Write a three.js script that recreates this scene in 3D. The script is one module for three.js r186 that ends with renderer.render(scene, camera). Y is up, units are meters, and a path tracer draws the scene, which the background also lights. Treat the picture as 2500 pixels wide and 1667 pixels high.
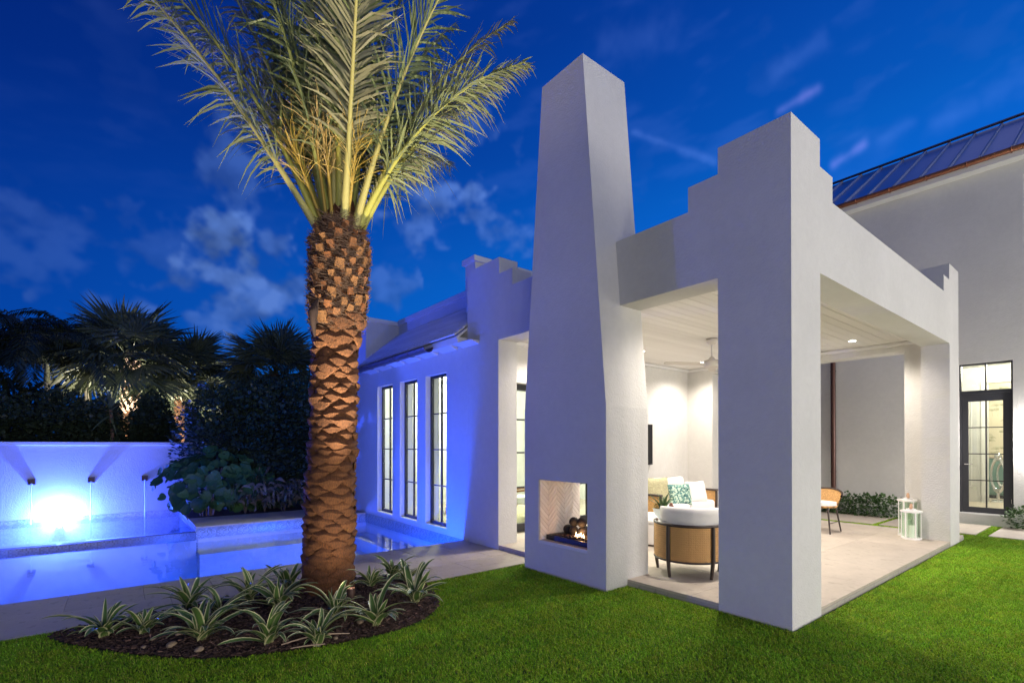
import * as THREE from 'three';
import { RoundedBoxGeometry } from 'three/addons/geometries/RoundedBoxGeometry.js';
import { mergeGeometries, mergeVertices, toCreasedNormals } from 'three/addons/utils/BufferGeometryUtils.js';
import { RectAreaLightUniformsLib } from 'three/addons/lights/RectAreaLightUniformsLib.js';

RectAreaLightUniformsLib.init();
const scene = new THREE.Scene();

// ---------------------------------------------------------------- camera (17 mm shift lens, level, horizon low in the frame)
const YAW = 0.6688, PITCH = 0.0055, FOCAL = 1211.39, HORIZON = 1080.65;
const camera = new THREE.PerspectiveCamera(2 * Math.atan(833.5 / FOCAL) * 180 / Math.PI, 2500 / 1667, 0.05, 400);
camera.position.set(0, 1.5, 0);
camera.rotation.set(PITCH, -YAW, 0, 'YXZ');
camera.setViewOffset(2500, 1667, 0, 833.5 - HORIZON, 2500, 1667);
camera.updateProjectionMatrix();

// ---------------------------------------------------------------- renderer and exposure
const renderer = new THREE.WebGLRenderer({ antialias: true });
renderer.setSize(1024, 682);
renderer.toneMapping = THREE.LinearToneMapping;
renderer.toneMappingExposure = 1.3;
renderer.shadowMap.enabled = true;
renderer.shadowMap.type = THREE.PCFSoftShadowMap;

// ---------------------------------------------------------------- random numbers and noise
function rng(seed) { let a = seed >>> 0; return () => { a = (a + 0x6D2B79F5) | 0; let t = Math.imul(a ^ (a >>> 15), 1 | a); t = (t + Math.imul(t ^ (t >>> 7), 61 | t)) ^ t; return ((t ^ (t >>> 14)) >>> 0) / 4294967296; }; }
const lerp = (a, b, t) => a + (b - a) * t, clamp = (v, a, b) => Math.min(b, Math.max(a, v)), smooth = (a, b, v) => { const t = clamp((v - a) / (b - a), 0, 1); return t * t * (3 - 2 * t); };
const hash = (x, y, s) => { let h = (x * 374761393 + y * 668265263 + s * 974634457) | 0; h = Math.imul(h ^ (h >>> 13), 1274126177); h ^= h >>> 16; return (h >>> 0) / 4294967296; };
const TAB = new Float32Array(65536); { const q = rng(12345); for (let i = 0; i < 65536; i++) TAB[i] = q(); }
function vnoise(x, y, p, s) {                                   // value noise that repeats every p cells
  const xi = Math.floor(x), yi = Math.floor(y), fx = x - xi, fy = y - yi, u = fx * fx * (3 - 2 * fx), v = fy * fy * (3 - 2 * fy);
  let x0 = xi % p, y0 = yi % p; if (x0 < 0) x0 += p; if (y0 < 0) y0 += p; const x1 = x0 + 1 === p ? 0 : x0 + 1, y1 = y0 + 1 === p ? 0 : y0 + 1, o = s * 7919;
  const a0 = Math.imul(x0, 40503) + o, a1 = Math.imul(x1, 40503) + o, b0 = Math.imul(y0, 30011), b1 = Math.imul(y1, 30011);
  const p00 = TAB[(a0 + b0) & 65535], p10 = TAB[(a1 + b0) & 65535], p01 = TAB[(a0 + b1) & 65535], p11 = TAB[(a1 + b1) & 65535];
  const q0 = p00 + (p10 - p00) * u, q1 = p01 + (p11 - p01) * u; return q0 + (q1 - q0) * v;
}
function fbm(x, y, p, s, o = 4) { let a = 0.5, r = 0, n = 0; for (let i = 0; i < o; i++) { r += a * vnoise(x, y, p, s + i * 17); n += a; a *= 0.5; x *= 2; y *= 2; p *= 2; } return r / n; }

// ---------------------------------------------------------------- dusk sky: blue air, a few cumulus, thin cirrus
const sinY = Math.sin(YAW), cosY = Math.cos(YAW);
const pixelDir = (px, py) => { const a = (px - 1250) / FOCAL, b = -(py - HORIZON) / FOCAL; const x = sinY + cosY * a, z = -cosY + sinY * a, l = Math.hypot(x, b, z); return [x / l, b / l, z / l]; };
{
  const W = 2048, H = 1024, data = new Float32Array(W * H * 4);
  const puffs = [[525, 570, .034, .034, 1], [560, 610, .040, .036, 1], [615, 655, .042, .034, 1], [540, 670, .045, .032, .9], [470, 690, .04, .02, .6], [640, 700, .05, .03, .8], [560, 735, .06, .022, .6], [655, 590, .02, .022, .6], [700, 690, .04, .022, .6], [430, 760, .05, .012, .45],
    [1060, 480, .05, .030, .7], [1140, 455, .034, .034, .75], [985, 525, .06, .028, .55], [1165, 520, .035, .015, .5], [1170, 300, .045, .04, .35], [555, 420, .05, .045, .42], [230, 560, .16, .04, .22], [940, 690, .03, .03, .4], [360, 765, .06, .02, .3], [1270, 560, .06, .03, .4]].map(([x, y, a, b, w]) => { const d = pixelDir(x, y); return [Math.atan2(d[2], d[0]), Math.asin(d[1]), a, b, w]; });
  const streaks = [[1905, 262, 2000, 205, .008, .75], [2040, 392, 2110, 345, .009, .78], [1545, 312, 1640, 345, .008, .62], [1640, 345, 1745, 385, .009, .62], [1900, 165, 2010, 90, .016, .3], [2160, 330, 2230, 290, .012, .3], [2300, 290, 2380, 250, .018, .3], [2420, 230, 2490, 180, .02, .3], [1480, 100, 1640, 60, .03, .2]].map(([x0, y0, x1, y1, w, k]) => { const a = pixelDir(x0, y0), b = pixelDir(x1, y1); return [Math.atan2(a[2], a[0]), Math.asin(a[1]), Math.atan2(b[2], b[0]), Math.asin(b[1]), w, k]; });
  const FALL = [[0, 1.95], [8, 1.86], [16, 1.62], [22, 1.36], [30, 1.02], [40, 0.77], [55, 0.6], [90, 0.45]];
  for (let j = 0; j < H; j++) {
    const el = ((j + 0.5) / H - 0.5) * Math.PI;
    let rowE = 0.45; { const e = Math.max(el, 0) * 57.2958; for (let q = 1; q < FALL.length; q++) if (e < FALL[q][0]) { rowE = lerp(FALL[q - 1][1], FALL[q][1], (e - FALL[q - 1][0]) / (FALL[q][0] - FALL[q - 1][0])); break; } }
    for (let i = 0; i < W; i++) {
      const az = ((i + 0.5) / W - 0.5) * 2 * Math.PI, k = (j * W + i) * 4;
      const glow = 0.5 + 0.5 * Math.cos(az - 0.42);   // the side where the light lingers
      const E = rowE;
      const gain = lerp(0.45, 0.95, glow);
      let b = lerp(0.085, 0.41, glow) * E, g = b * Math.min(0.2, 0.045 + 0.38 * b), r = b * 0.004;
      if (el > -0.02 && el < 1.4) {
        let c = 0;
        const n = fbm(az * 14 + 40, el * 16 + 40, 4096, 5, 5), n2 = fbm(az * 46 + 90, el * 52 + 70, 4096, 9, 4);
        if (az > -2.3 && az < 0.3) for (let f = 0; f < puffs.length; f++) { const pf = puffs[f], w = pf[4], qx = (az - pf[0]) / pf[2], qy = (el - pf[1]) / pf[3], q = qx * qx + qy * qy; if (q < 6) c = Math.max(c, w * smooth(0.24, 0.68, Math.exp(-q * 0.45) * 0.74 + (n - 0.52) * 1.7 + (n2 - 0.5) * 0.75)); }
        c = Math.max(c, 0.05 * smooth(0.56, 0.80, fbm(az * 7 + 11, el * 13 + 7, 4096, 23, 5)) * smooth(0.0, 0.25, el));
        if (c > 0.02) { const lit = gain * clamp(0.98 + (n - fbm(az * 14 + 40.25, el * 16 + 40.45, 4096, 5, 5)) * 2.2 + (n2 - 0.5) * 0.5, 0.62, 1.4); r = lerp(r, 0.085 * lit, c * 0.92); g = lerp(g, 0.185 * lit, c * 0.92); b = lerp(b, 0.54 * lit, c * 0.92); }
        let s = 0, pink = 0;
        if (az > -2.3 && az < 0.3) for (let f = 0; f < streaks.length; f++) { const sf = streaks[f], a0 = sf[0], e0 = sf[1], a1 = sf[2], e1 = sf[3], w = sf[4], kk = sf[5], dx = a1 - a0, dy = e1 - e0, L = dx * dx + dy * dy, u = clamp(((az - a0) * dx + (el - e0) * dy) / L, 0, 1); const d = Math.hypot(az - a0 - dx * u, el - e0 - dy * u) / (w * (0.45 + 0.9 * n2)); if (d < 2.5) { const v = kk * Math.exp(-d * d * 1.6) * (0.35 + n2); s = Math.max(s, v); if (kk > 0.7) pink = Math.max(pink, v); } }
        const ci = 0.20 * smooth(0.50, 0.85, fbm(az * 9 + el * 14 + 3, el * 40 - az * 10 + 3, 4096, 41, 5)) * smooth(0.2, 0.5, el) * glow;
        s = Math.max(s, ci);
        r += s * (0.045 + pink * 0.06); g += s * 0.08; b += s * 0.19;
      }
      data[k] = r; data[k + 1] = g; data[k + 2] = b; data[k + 3] = 1;
    }
  }
  const sky = new THREE.DataTexture(data, W, H, THREE.RGBAFormat, THREE.FloatType);
  sky.mapping = THREE.EquirectangularReflectionMapping; sky.magFilter = THREE.LinearFilter; sky.minFilter = THREE.LinearFilter; sky.needsUpdate = true;
  scene.background = sky; scene.environment = sky; scene.environmentIntensity = 1; scene.backgroundIntensity = 1;
}
// the last light of the set sun, low and very weak
const sun = new THREE.DirectionalLight(new THREE.Color(1, 0.86, 0.78), 0.05);
sun.position.set(24, 14, -4); sun.target.position.set(4, 1, -5); sun.shadow.radius = 60; sun.castShadow = true; sun.name = 'afterglow';
sun.shadow.mapSize.set(2048, 2048); Object.assign(sun.shadow.camera, { left: -16, right: 16, top: 16, bottom: -16, near: 0.5, far: 60 });
scene.add(sun, sun.target);

// ---------------------------------------------------------------- helpers
const V = (x, y, z) => new THREE.Vector3(x, y, z);
const rgb = (r, g, b) => new THREE.Color().setRGB(r, g, b);
const taken = {};
function numbered(n) { const k = taken[n] = (taken[n] ?? -1) + 1; return k ? `${n}_${String(k).padStart(3, '0')}` : n; }
function tag(o, label, category, group) { o.userData.label = label; o.userData.category = category; if (group) o.userData.group = group; return o; }
function thing(name, label, category, p = [0, 0, 0], turn = 0, group) { const o = new THREE.Group(); o.name = numbered(name); o.position.set(...p); o.rotation.y = turn; scene.add(o); return tag(o, label, category, group); }
function structure(name, p = [0, 0, 0]) { const o = new THREE.Group(); o.name = numbered(name); o.position.set(...p); o.userData.kind = 'structure'; scene.add(o); return o; }
function part(parent, name, geo, m) { const o = new THREE.Mesh(geo, m); o.name = name; parent.add(o); return o; }           // geometry in the parent's own axes
function put(parent, name, geo, m) {                                                                                      // geometry in the place's axes, parent not turned
  let x = 0, y = 0, z = 0; for (let q = parent; q && q !== scene; q = q.parent) { x += q.position.x; y += q.position.y; z += q.position.z; }
  geo.translate(-x, -y, -z); return part(parent, name, geo, m);
}
function single(name, geo, m, label, category, group, base) { const o = new THREE.Mesh(geo, m); o.name = numbered(name); if (base) { geo.translate(-base[0], -base[1], -base[2]); o.position.set(...base); } scene.add(o); return tag(o, label, category, group); }
function uvBox(geo, s = 1) {                                     // uv in metres, by the way each face points
  const g = geo.index ? geo.toNonIndexed() : geo, p = g.attributes.position, n = g.attributes.normal, uv = new Float32Array(p.count * 2);
  for (let i = 0; i < p.count; i += 3) {
    let nx = 0, ny = 0, nz = 0; for (let k = 0; k < 3; k++) { nx += n.getX(i + k); ny += n.getY(i + k); nz += n.getZ(i + k); }
    const ax = Math.abs(nx), ay = Math.abs(ny), az = Math.abs(nz);
    for (let k = 0; k < 3; k++) { const j = i + k, x = p.getX(j), y = p.getY(j), z = p.getZ(j); const [u, v] = ay > ax && ay > az ? [x, z] : ax > az ? [z, y] : [x, y]; uv[j * 2] = u * s; uv[j * 2 + 1] = v * s; }
  }
  g.setAttribute('uv', new THREE.BufferAttribute(uv, 2)); return g;
}
const box = (x0, x1, y0, y1, z0, z1) => uvBox(new THREE.BoxGeometry(x1 - x0, y1 - y0, z1 - z0).translate((x0 + x1) / 2, (y0 + y1) / 2, (z0 + z1) / 2));
const rbox = (x0, x1, y0, y1, z0, z1, r = 0.006, n = 2) => uvBox(new RoundedBoxGeometry(x1 - x0, y1 - y0, z1 - z0, n, r).translate((x0 + x1) / 2, (y0 + y1) / 2, (z0 + z1) / 2));
function strip(g) { const q = g.index ? g.toNonIndexed() : g; for (const k of Object.keys(q.attributes)) if (!['position', 'normal', 'uv', 'color'].includes(k)) q.deleteAttribute(k); if (!q.attributes.uv) q.setAttribute('uv', new THREE.BufferAttribute(new Float32Array(q.attributes.position.count * 2), 2)); return q; }
const merge = (a) => mergeGeometries(a.map(strip), false);
function shapeOf(pts, holes = []) { const s = new THREE.Shape(pts.map(([a, b]) => new THREE.Vector2(a, b))); for (const h of holes) s.holes.push(new THREE.Path(h.map(([a, b]) => new THREE.Vector2(a, b)))); return s; }
function wallX(zy, holes, x0, x1) {                              // a wall that faces along x, drawn in (z, y)
  const f = (a) => a.map(([z, y]) => [-z, y]);
  return uvBox(new THREE.ExtrudeGeometry(shapeOf(f(zy), holes.map(f)), { depth: x1 - x0, bevelEnabled: false }).rotateY(Math.PI / 2).translate(x0, 0, 0));
}
function wallZ(xy, holes, z0, z1) { return uvBox(new THREE.ExtrudeGeometry(shapeOf(xy, holes), { depth: z1 - z0, bevelEnabled: false }).translate(0, 0, z0)); }
function sheetY(xz, y0, y1, holes = []) { const f = (a) => a.map(([x, z]) => [x, -z]); return uvBox(new THREE.ExtrudeGeometry(shapeOf(f(xz), holes.map(f)), { depth: y1 - y0, bevelEnabled: false }).rotateX(-Math.PI / 2).translate(0, y0, 0)); }
const rect = (a0, a1, b0, b1) => [[a0, b0], [a1, b0], [a1, b1], [a0, b1]];
const tube = (pts, r, seg = 12, rad = 6, closed = false) => new THREE.TubeGeometry(new THREE.CatmullRomCurve3(pts.map((p) => p.isVector3 ? p : V(...p)), closed), seg, r, rad, closed);
const cyl = (r0, r1, h, n = 16, x = 0, y = 0, z = 0) => new THREE.CylinderGeometry(r1, r0, h, n).translate(x, y + h / 2, z);
function taper(pts, radii, n = 6) {                              // a tube with its own radius at every point
  const c = new THREE.CatmullRomCurve3(pts), S = (pts.length - 1) * 2, fr = c.computeFrenetFrames(S, false), pos = [], nor = [], uv = [], idx = [];
  for (let i = 0; i <= S; i++) {
    const p = c.getPoint(i / S), f = i / S * (radii.length - 1), k = Math.min(radii.length - 2, Math.floor(f)), r = lerp(radii[k], radii[k + 1], f - k);
    for (let j = 0; j <= n; j++) { const a = j / n * Math.PI * 2, d = fr.normals[i].clone().multiplyScalar(Math.cos(a)).addScaledVector(fr.binormals[i], Math.sin(a)); pos.push(p.x + d.x * r, p.y + d.y * r, p.z + d.z * r); nor.push(d.x, d.y, d.z); uv.push(j / n, i / S); }
  }
  for (let i = 0; i < S; i++) for (let j = 0; j < n; j++) { const a = i * (n + 1) + j, b = a + n + 1; idx.push(a, a + 1, b, b, a + 1, b + 1); }
  const g = new THREE.BufferGeometry(); g.setAttribute('position', new THREE.Float32BufferAttribute(pos, 3)); g.setAttribute('normal', new THREE.Float32BufferAttribute(nor, 3)); g.setAttribute('uv', new THREE.Float32BufferAttribute(uv, 2)); g.setIndex(idx); return g;
}

// ---------------------------------------------------------------- textures and materials
function texture(w, h, f, srgb = true, rx = 1, ry = rx) {
  const d = new Uint8Array(w * h * 4);
  for (let j = 0; j < h; j++) for (let i = 0; i < w; i++) { const c = f(i / w, j / h, i, j), k = (j * w + i) * 4; const q = typeof c === 'number' ? [c, c, c] : c; for (let m = 0; m < 3; m++) d[k + m] = clamp(q[m], 0, 1) * 255; d[k + 3] = 255; }
  const t = new THREE.DataTexture(d, w, h, THREE.RGBAFormat); t.wrapS = t.wrapT = THREE.RepeatWrapping; t.magFilter = THREE.LinearFilter; t.minFilter = THREE.LinearMipmapLinearFilter; t.generateMipmaps = true;
  if (srgb) t.colorSpace = THREE.SRGBColorSpace; t.repeat.set(rx, ry); t.needsUpdate = true; return t;
}
const std = (color, roughness = 0.8, more = {}) => new THREE.MeshStandardMaterial({ color, roughness, side: THREE.DoubleSide, ...more });
const phys = (color, roughness, more = {}) => new THREE.MeshPhysicalMaterial({ color, roughness, side: THREE.DoubleSide, ...more });
const T = {};
T.stuccoBump = texture(512, 512, (u, v) => 0.75 * fbm(u * 110, v * 110, 110, 3, 3) + 0.25 * fbm(u * 22, v * 22, 22, 8, 4), false, 1 / 1.4);
T.stucco = texture(512, 512, (u, v) => { const a = fbm(u * 6, v * 6, 6, 31, 5), b = fbm(u * 60, v * 60, 60, 37, 3); const k = 0.945 + 0.05 * a + 0.03 * (b - 0.5); return [k, k * 0.996, k * 0.985]; }, true, 1 / 3.1);
T.stone = texture(512, 512, (u, v) => { const a = fbm(u * 5, v * 9, 5 * 9, 51, 5), b = fbm(u * 70, v * 70, 70, 53, 3), pit = smooth(0.74, 0.82, fbm(u * 40, v * 22, 880, 57, 2)); const k = 0.90 + 0.09 * (a - 0.5) + 0.04 * (b - 0.5) - 0.07 * pit; return [k, k * 0.975, k * 0.93]; }, true, 1 / 1.7);
T.stoneBump = texture(256, 256, (u, v) => fbm(u * 40, v * 40, 40, 61, 4), false, 1 / 0.8);
T.mosaic = texture(256, 256, (u, v) => { const n = 16, x = u * n, y = v * n, i = Math.floor(x), j = Math.floor(y), fx = x - i, fy = y - j; if (fx < 0.08 || fy < 0.08) return [0.66, 0.68, 0.70]; const h = hash(i, j, 5), k = 0.56 + 0.22 * h; return [k * 0.92, k * 0.98, k * 1.06]; }, true, 1 / 0.34);
T.plaster = texture(256, 256, (u, v) => 0.86 + 0.1 * fbm(u * 9, v * 9, 9, 71, 4), true, 1 / 2);
T.ripple = texture(512, 512, (u, v) => 0.6 * fbm(u * 7, v * 5, 35, 81, 4) + 0.4 * fbm(u * 17, v * 12, 204, 83, 3), false, 1 / 3.5);
T.soil = texture(512, 512, (u, v) => { const a = fbm(u * 30, v * 30, 30, 91, 4), b = fbm(u * 5, v * 5, 5, 93, 3); const k = 0.10 + 0.16 * a + 0.05 * b; return [k * 1.2, k * 0.86, k * 0.72]; }, true, 1 / 0.9);
T.turf = texture(512, 512, (u, v) => { const a = fbm(u * 5, v * 5, 5, 101, 4), b = fbm(u * 80, v * 80, 80, 103, 2); const k = 0.32 + 0.2 * a + 0.14 * b; return [k * 0.55, k * 0.95, k * 0.22]; }, true, 1 / 2.5);
T.wood = texture(256, 256, (u, v) => { const g = fbm(u * 4, v * 44, 176, 111, 4); const k = 0.6 + 0.4 * g; return [k, k * 0.78, k * 0.55]; }, true, 2);
T.bark = texture(256, 256, (u, v) => { const g = fbm(u * 30, v * 8, 240, 121, 4); const k = 0.42 + 0.58 * g; return [k, k * 0.78, k * 0.56]; }, true, 3, 3);
T.barkBump = texture(256, 256, (u, v) => fbm(u * 40, v * 10, 400, 123, 4), false, 3, 3);
T.cane = texture(256, 256, (u, v) => { const n = 8, x = u * n, y = v * n, fx = Math.abs(x - Math.floor(x) - 0.5), fy = Math.abs(y - Math.floor(y) - 0.5); const hole = Math.max(fx, fy) < 0.19 && fx + fy < 0.30; const w = 0.86 + 0.22 * (hash(Math.floor(x * 2), Math.floor(y * 2), 7) - 0.5) + 0.1 * Math.sin((x + y) * 12.566); return hole ? [0.16, 0.09, 0.05] : [0.98 * w, 0.78 * w, 0.50 * w]; }, true, 1);
T.linen = texture(256, 256, (u, v) => { const k = 0.9 + 0.1 * (0.5 * hash(Math.floor(u * 256), Math.floor(v * 64), 3) + 0.5 * hash(Math.floor(u * 64), Math.floor(v * 256), 4)); return k; }, true, 3);
T.terrazzo = texture(256, 256, (u, v) => { const a = fbm(u * 26, v * 20, 520, 131, 2), b = fbm(u * 20 + 5, v * 30, 600, 135, 2); return a > 0.58 ? [0.78, 0.84, 0.78] : b > 0.56 ? [0.16, 0.34, 0.36] : b < 0.40 ? [0.30, 0.50, 0.52] : [0.55, 0.68, 0.62]; }, true, 1);
T.tweed = texture(256, 256, (u, v) => { const k = 0.62 + 0.34 * hash(Math.floor(u * 90), Math.floor(v * 90), 9); return [k, k * 0.98, k * 0.83]; }, true, 1);
const M = {
  stucco: std(rgb(0.62, 0.61, 0.595), 0.92, { map: T.stucco, bumpMap: T.stuccoBump, bumpScale: 0.004 }),
  trim: std(rgb(0.68, 0.67, 0.655), 0.7),
  plaster: std(rgb(0.68, 0.67, 0.65), 0.9, { map: T.plaster }),
  plank: std(rgb(0.72, 0.695, 0.67), 0.55), plankB: std(rgb(0.70, 0.675, 0.65), 0.6), plankC: std(rgb(0.735, 0.71, 0.685), 0.5),
  stone: std(rgb(0.57, 0.52, 0.475), 0.75, { map: T.stone, bumpMap: T.stoneBump, bumpScale: 0.0012 }),
  stoneB: std(rgb(0.54, 0.495, 0.455), 0.75, { map: T.stone, bumpMap: T.stoneBump, bumpScale: 0.0012 }),
  stoneC: std(rgb(0.59, 0.54, 0.495), 0.75, { map: T.stone, bumpMap: T.stoneBump, bumpScale: 0.0012 }),
  grout: std(rgb(0.36, 0.34, 0.32), 0.95),
  concrete: std(rgb(0.46, 0.45, 0.43), 0.9, { map: T.stone }),
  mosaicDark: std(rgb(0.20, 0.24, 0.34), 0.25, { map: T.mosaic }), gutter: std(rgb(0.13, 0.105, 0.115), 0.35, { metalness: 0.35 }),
  mosaic: std(rgb(0.85, 0.88, 0.92), 0.25, { map: T.mosaic }),
  poolPlaster: std(rgb(0.72, 0.76, 0.80), 0.8, { map: T.plaster }),
  water: phys(rgb(1, 1, 1), 0.035, { transmission: 1, thickness: 0, ior: 1.33, bumpMap: T.ripple, bumpScale: 0.004 }),
  stream: phys(rgb(0.95, 0.97, 1), 0.5, { transmission: 0.4, thickness: 0, ior: 1.33 }),
  glass: phys(rgb(0.93, 0.985, 0.94), 0.0, { transmission: 1, thickness: 0, ior: 1.5 }),
  black: std(rgb(0.018, 0.018, 0.022), 0.4), charcoal: std(rgb(0.030, 0.031, 0.038), 0.45),
  bronze: std(rgb(0.065, 0.032, 0.024), 0.45, { metalness: 0.3 }),
  copper: std(rgb(0.32, 0.13, 0.075), 0.35, { metalness: 0.75 }),
  zinc: std(rgb(0.60, 0.62, 0.66), 0.34, { metalness: 0.6 }),
  roofTile: std(rgb(0.66, 0.65, 0.64), 0.8), roofTileB: std(rgb(0.60, 0.59, 0.585), 0.8),
  chrome: std(rgb(0.8, 0.8, 0.82), 0.12, { metalness: 1 }),
  soil: std(rgb(0.9, 0.9, 0.9), 0.95, { map: T.soil }),
  turfBase: std(rgb(0.5, 0.5, 0.5), 0.95, { map: T.turf }),
  fan: std(rgb(0.55, 0.51, 0.46), 0.5),
};
const lampGlow = (c, k) => new THREE.MeshStandardMaterial({ color: rgb(0.8, 0.8, 0.8), emissive: rgb(...c), emissiveIntensity: k, side: THREE.DoubleSide });
function spot(name, p, target, color, cd, angle, penumbra, radius, parent = scene) { const l = new THREE.SpotLight(rgb(...color), cd, 0, angle, penumbra, 2); l.position.set(...p); l.target.position.set(...target); l.castShadow = true; l.shadow.radius = radius; l.name = name; parent.add(l, l.target); return l; }
function bulb(name, p, color, cd, radius, parent = scene) { const l = new THREE.PointLight(rgb(...color), cd, 0, 2); l.position.set(...p); l.castShadow = true; l.shadow.radius = radius; l.name = name; parent.add(l); return l; }
const WARM = [1, 0.905, 0.80], WHITE = [1, 0.95, 0.88], BLUE = [0.008, 0.080, 1.0];

// ================================================================ LARGE STRUCTURE
const XW = 4.277, XWI = 4.617, ZS = -1.748, ZSI = -2.088, XEI = 9.96, XE = 10.30, ZNI = -6.264, ZN = -6.60, H1 = 4.217, H2 = 3.976, H3 = 3.739, HL = 3.027, FLOOR = 0.065, CEIL = 3.18;

// ground: one lawn sheet out to the horizon, cut out for the pool and the basin behind it
{
  const g = structure('lawn');
  put(g, 'turf_base', sheetY([[-90, 60], [90, 60], [90, -120], [-90, -120]], -0.03, -0.012, [[[-3.6, -6.66], [XW + 0.06, -6.66], [XW + 0.06, -10.655], [1.09, -10.655], [1.09, -13.7], [-3.6, -13.7]]]), M.turfBase);
}

// ---------------------------------------------------------------- pool
const POOL = { x0: -3.6, x1: XW + 0.05, z0: -10.65, z1: -6.63, water: -0.12, floor: -1.05 };
{
  const p = structure('swimming_pool', [0, -0.1, -8.6]);
  put(p, 'pool_floor', box(POOL.x0, POOL.x1, POOL.floor - 0.1, POOL.floor, POOL.z0 - 0.2, POOL.z1 + 0.2), M.poolPlaster);
  put(p, 'pool_wall', box(POOL.x0, POOL.x1, POOL.floor, -0.05, POOL.z1 - 0.0, POOL.z1 + 0.2), M.poolPlaster);
  put(p, 'pool_wall', box(POOL.x0 - 0.2, POOL.x0, POOL.floor, -0.03, POOL.z0 - 3.2, POOL.z1 + 0.2), M.poolPlaster);
  put(p, 'pool_wall', box(POOL.x0, POOL.x1, POOL.floor, -0.20, POOL.z0 - 0.2, POOL.z0 - 0.001), M.poolPlaster);
  put(p, 'pool_wall', box(XW + 0.012, XW + 0.1, POOL.floor, -0.20, POOL.z0, POOL.z1), M.poolPlaster);
  put(p, 'underwater_bench', box(1.1, 4.27, POOL.floor, -0.42, POOL.z0 - 0.0, POOL.z0 + 0.42), M.poolPlaster);
  put(p, 'underwater_bench', box(XW - 0.40, XW + 0.01, POOL.floor, -0.42, POOL.z0 + 0.42, POOL.z1 - 0.35), M.poolPlaster);
  put(p, 'underwater_step', box(XW - 0.80, XW - 0.40, POOL.floor, -0.66, POOL.z0 + 0.43, POOL.z1 - 0.35), M.poolPlaster);
  put(p, 'tile_band', box(XW - 0.006, XW + 0.05, -0.20, 0.004, POOL.z0 + 0.002, POOL.z1 - 0.002), M.mosaic);
  put(p, 'tile_band', box(1.085, XW - 0.008, -0.20, -0.012, POOL.z0 - 0.10, POOL.z0), M.mosaic);
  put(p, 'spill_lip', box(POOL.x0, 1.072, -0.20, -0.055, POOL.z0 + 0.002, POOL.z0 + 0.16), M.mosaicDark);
  // raised basin behind the lip
  put(p, 'basin_floor', box(POOL.x0, 1.072, -0.58, -0.48, -13.66, POOL.z0), M.poolPlaster);
  put(p, 'basin_wall', box(POOL.x0, 1.072, -0.5, -0.20, POOL.z0 + 0.01, POOL.z0 + 0.15), M.poolPlaster);
  put(p, 'basin_bench', box(-3.4, -0.5, -0.5, -0.26, -12.3, -11.7), M.poolPlaster);
  put(p, 'tile_band', box(1.072, 1.12, -0.5, -0.004, -13.66, POOL.z0 + 0.001), M.mosaic);
  const w = structure('pool_water', [0, -0.12, -8.6]);
  put(w, 'water_surface', uvBox(new THREE.PlaneGeometry(POOL.x1 - POOL.x0, POOL.z1 - POOL.z0 - 0.16, 1, 1).rotateX(-Math.PI / 2).translate((POOL.x0 + POOL.x1) / 2, POOL.water, (POOL.z1 + POOL.z0 + 0.16) / 2)), M.water);
  put(w, 'basin_water_surface', uvBox(new THREE.PlaneGeometry(1.072 - POOL.x0, 3.08, 1, 1).rotateX(-Math.PI / 2).translate((POOL.x0 + 1.072) / 2, -0.045, -12.11)), M.water);
  // underwater lamps in the near wall
  for (const [x, cd] of [[-2.2, 10], [0.9, 13], [3.1, 20]]) {
    const l = thing('underwater_lamp', 'round blue underwater lamp in the pool wall ' + (x < 0 ? 'facing the fountain lamp' : x < 2 ? 'nearest the palm bed' : 'nearest the pool house'), 'pool lamp', [x, -0.62, POOL.z1 - 0.002], 0, 'underwater lamps of the pool');
    part(l, 'lens', new THREE.CylinderGeometry(0.09, 0.09, 0.02, 24).rotateX(Math.PI / 2).translate(0, 0, -0.012), lampGlow(BLUE, 3));
    part(l, 'bezel', new THREE.TorusGeometry(0.1, 0.014, 8, 28).translate(0, 0, -0.014), M.chrome);
    bulb('pool_lamp_glow', [0, 0, -0.14], BLUE, cd, 3, l);
  }
}
// ---------------------------------------------------------------- stone deck round the pool, slab by slab
{
  const d = structure('pool_deck', [1.5, 0, -5.7]);
  put(d, 'mortar_bed', sheetY([[-3.6, -6.628], [XW - 0.002, -6.628], [XW - 0.002, -4.862], [1.902, -4.862], [1.902, -5.432], [-3.6, -5.432]], -0.05, -0.006), M.grout);
  const slab = (x0, x1, z0, z1, k) => put(d, 'paver', rbox(x0 + 0.002, x1 - 0.002, -0.045, 0.002 + 0.0006 * (k % 3), z0 + 0.002, z1 - 0.002, 0.003, 1), [M.stone, M.stoneB, M.stoneC][k % 3]);
  const r = rng(3); let k = 0;
  for (let x = -3.36; x < XW - 0.02; x += 0.592) { const x1 = Math.min(x + 0.592, XW - 0.004); slab(x, x1, -6.645, -6.01, Math.floor(r() * 3)); }
  for (let x = -3.16; x < XW - 0.02; x += 1.184) { const x1 = Math.min(x + 1.184, XW - 0.004); slab(x, x1, -6.01, -5.43, Math.floor(r() * 3)); if (x + 0.594 > 2.0) slab(Math.max(x - 0.59, 1.9), Math.min(x + 0.594, XW - 0.004), -5.43, -4.86, Math.floor(r() * 3)); k++; }
  // coping of the planted bed behind the pool
  for (let x = 1.082; x < XW - 0.05; x += 0.8) put(d, 'coping', rbox(x + 0.002, Math.min(x + 0.8, XW - 0.01) - 0.002, -0.008, 0.022, -11.95, POOL.z0 + 0.03, 0.004, 1), [M.stoneB, M.stone][Math.floor(r() * 2)]);
  put(d, 'coping', rbox(1.06, 1.082 + 0.02, -0.006, 0.02, -13.66, -11.95, 0.004, 1), M.stone);
}

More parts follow.
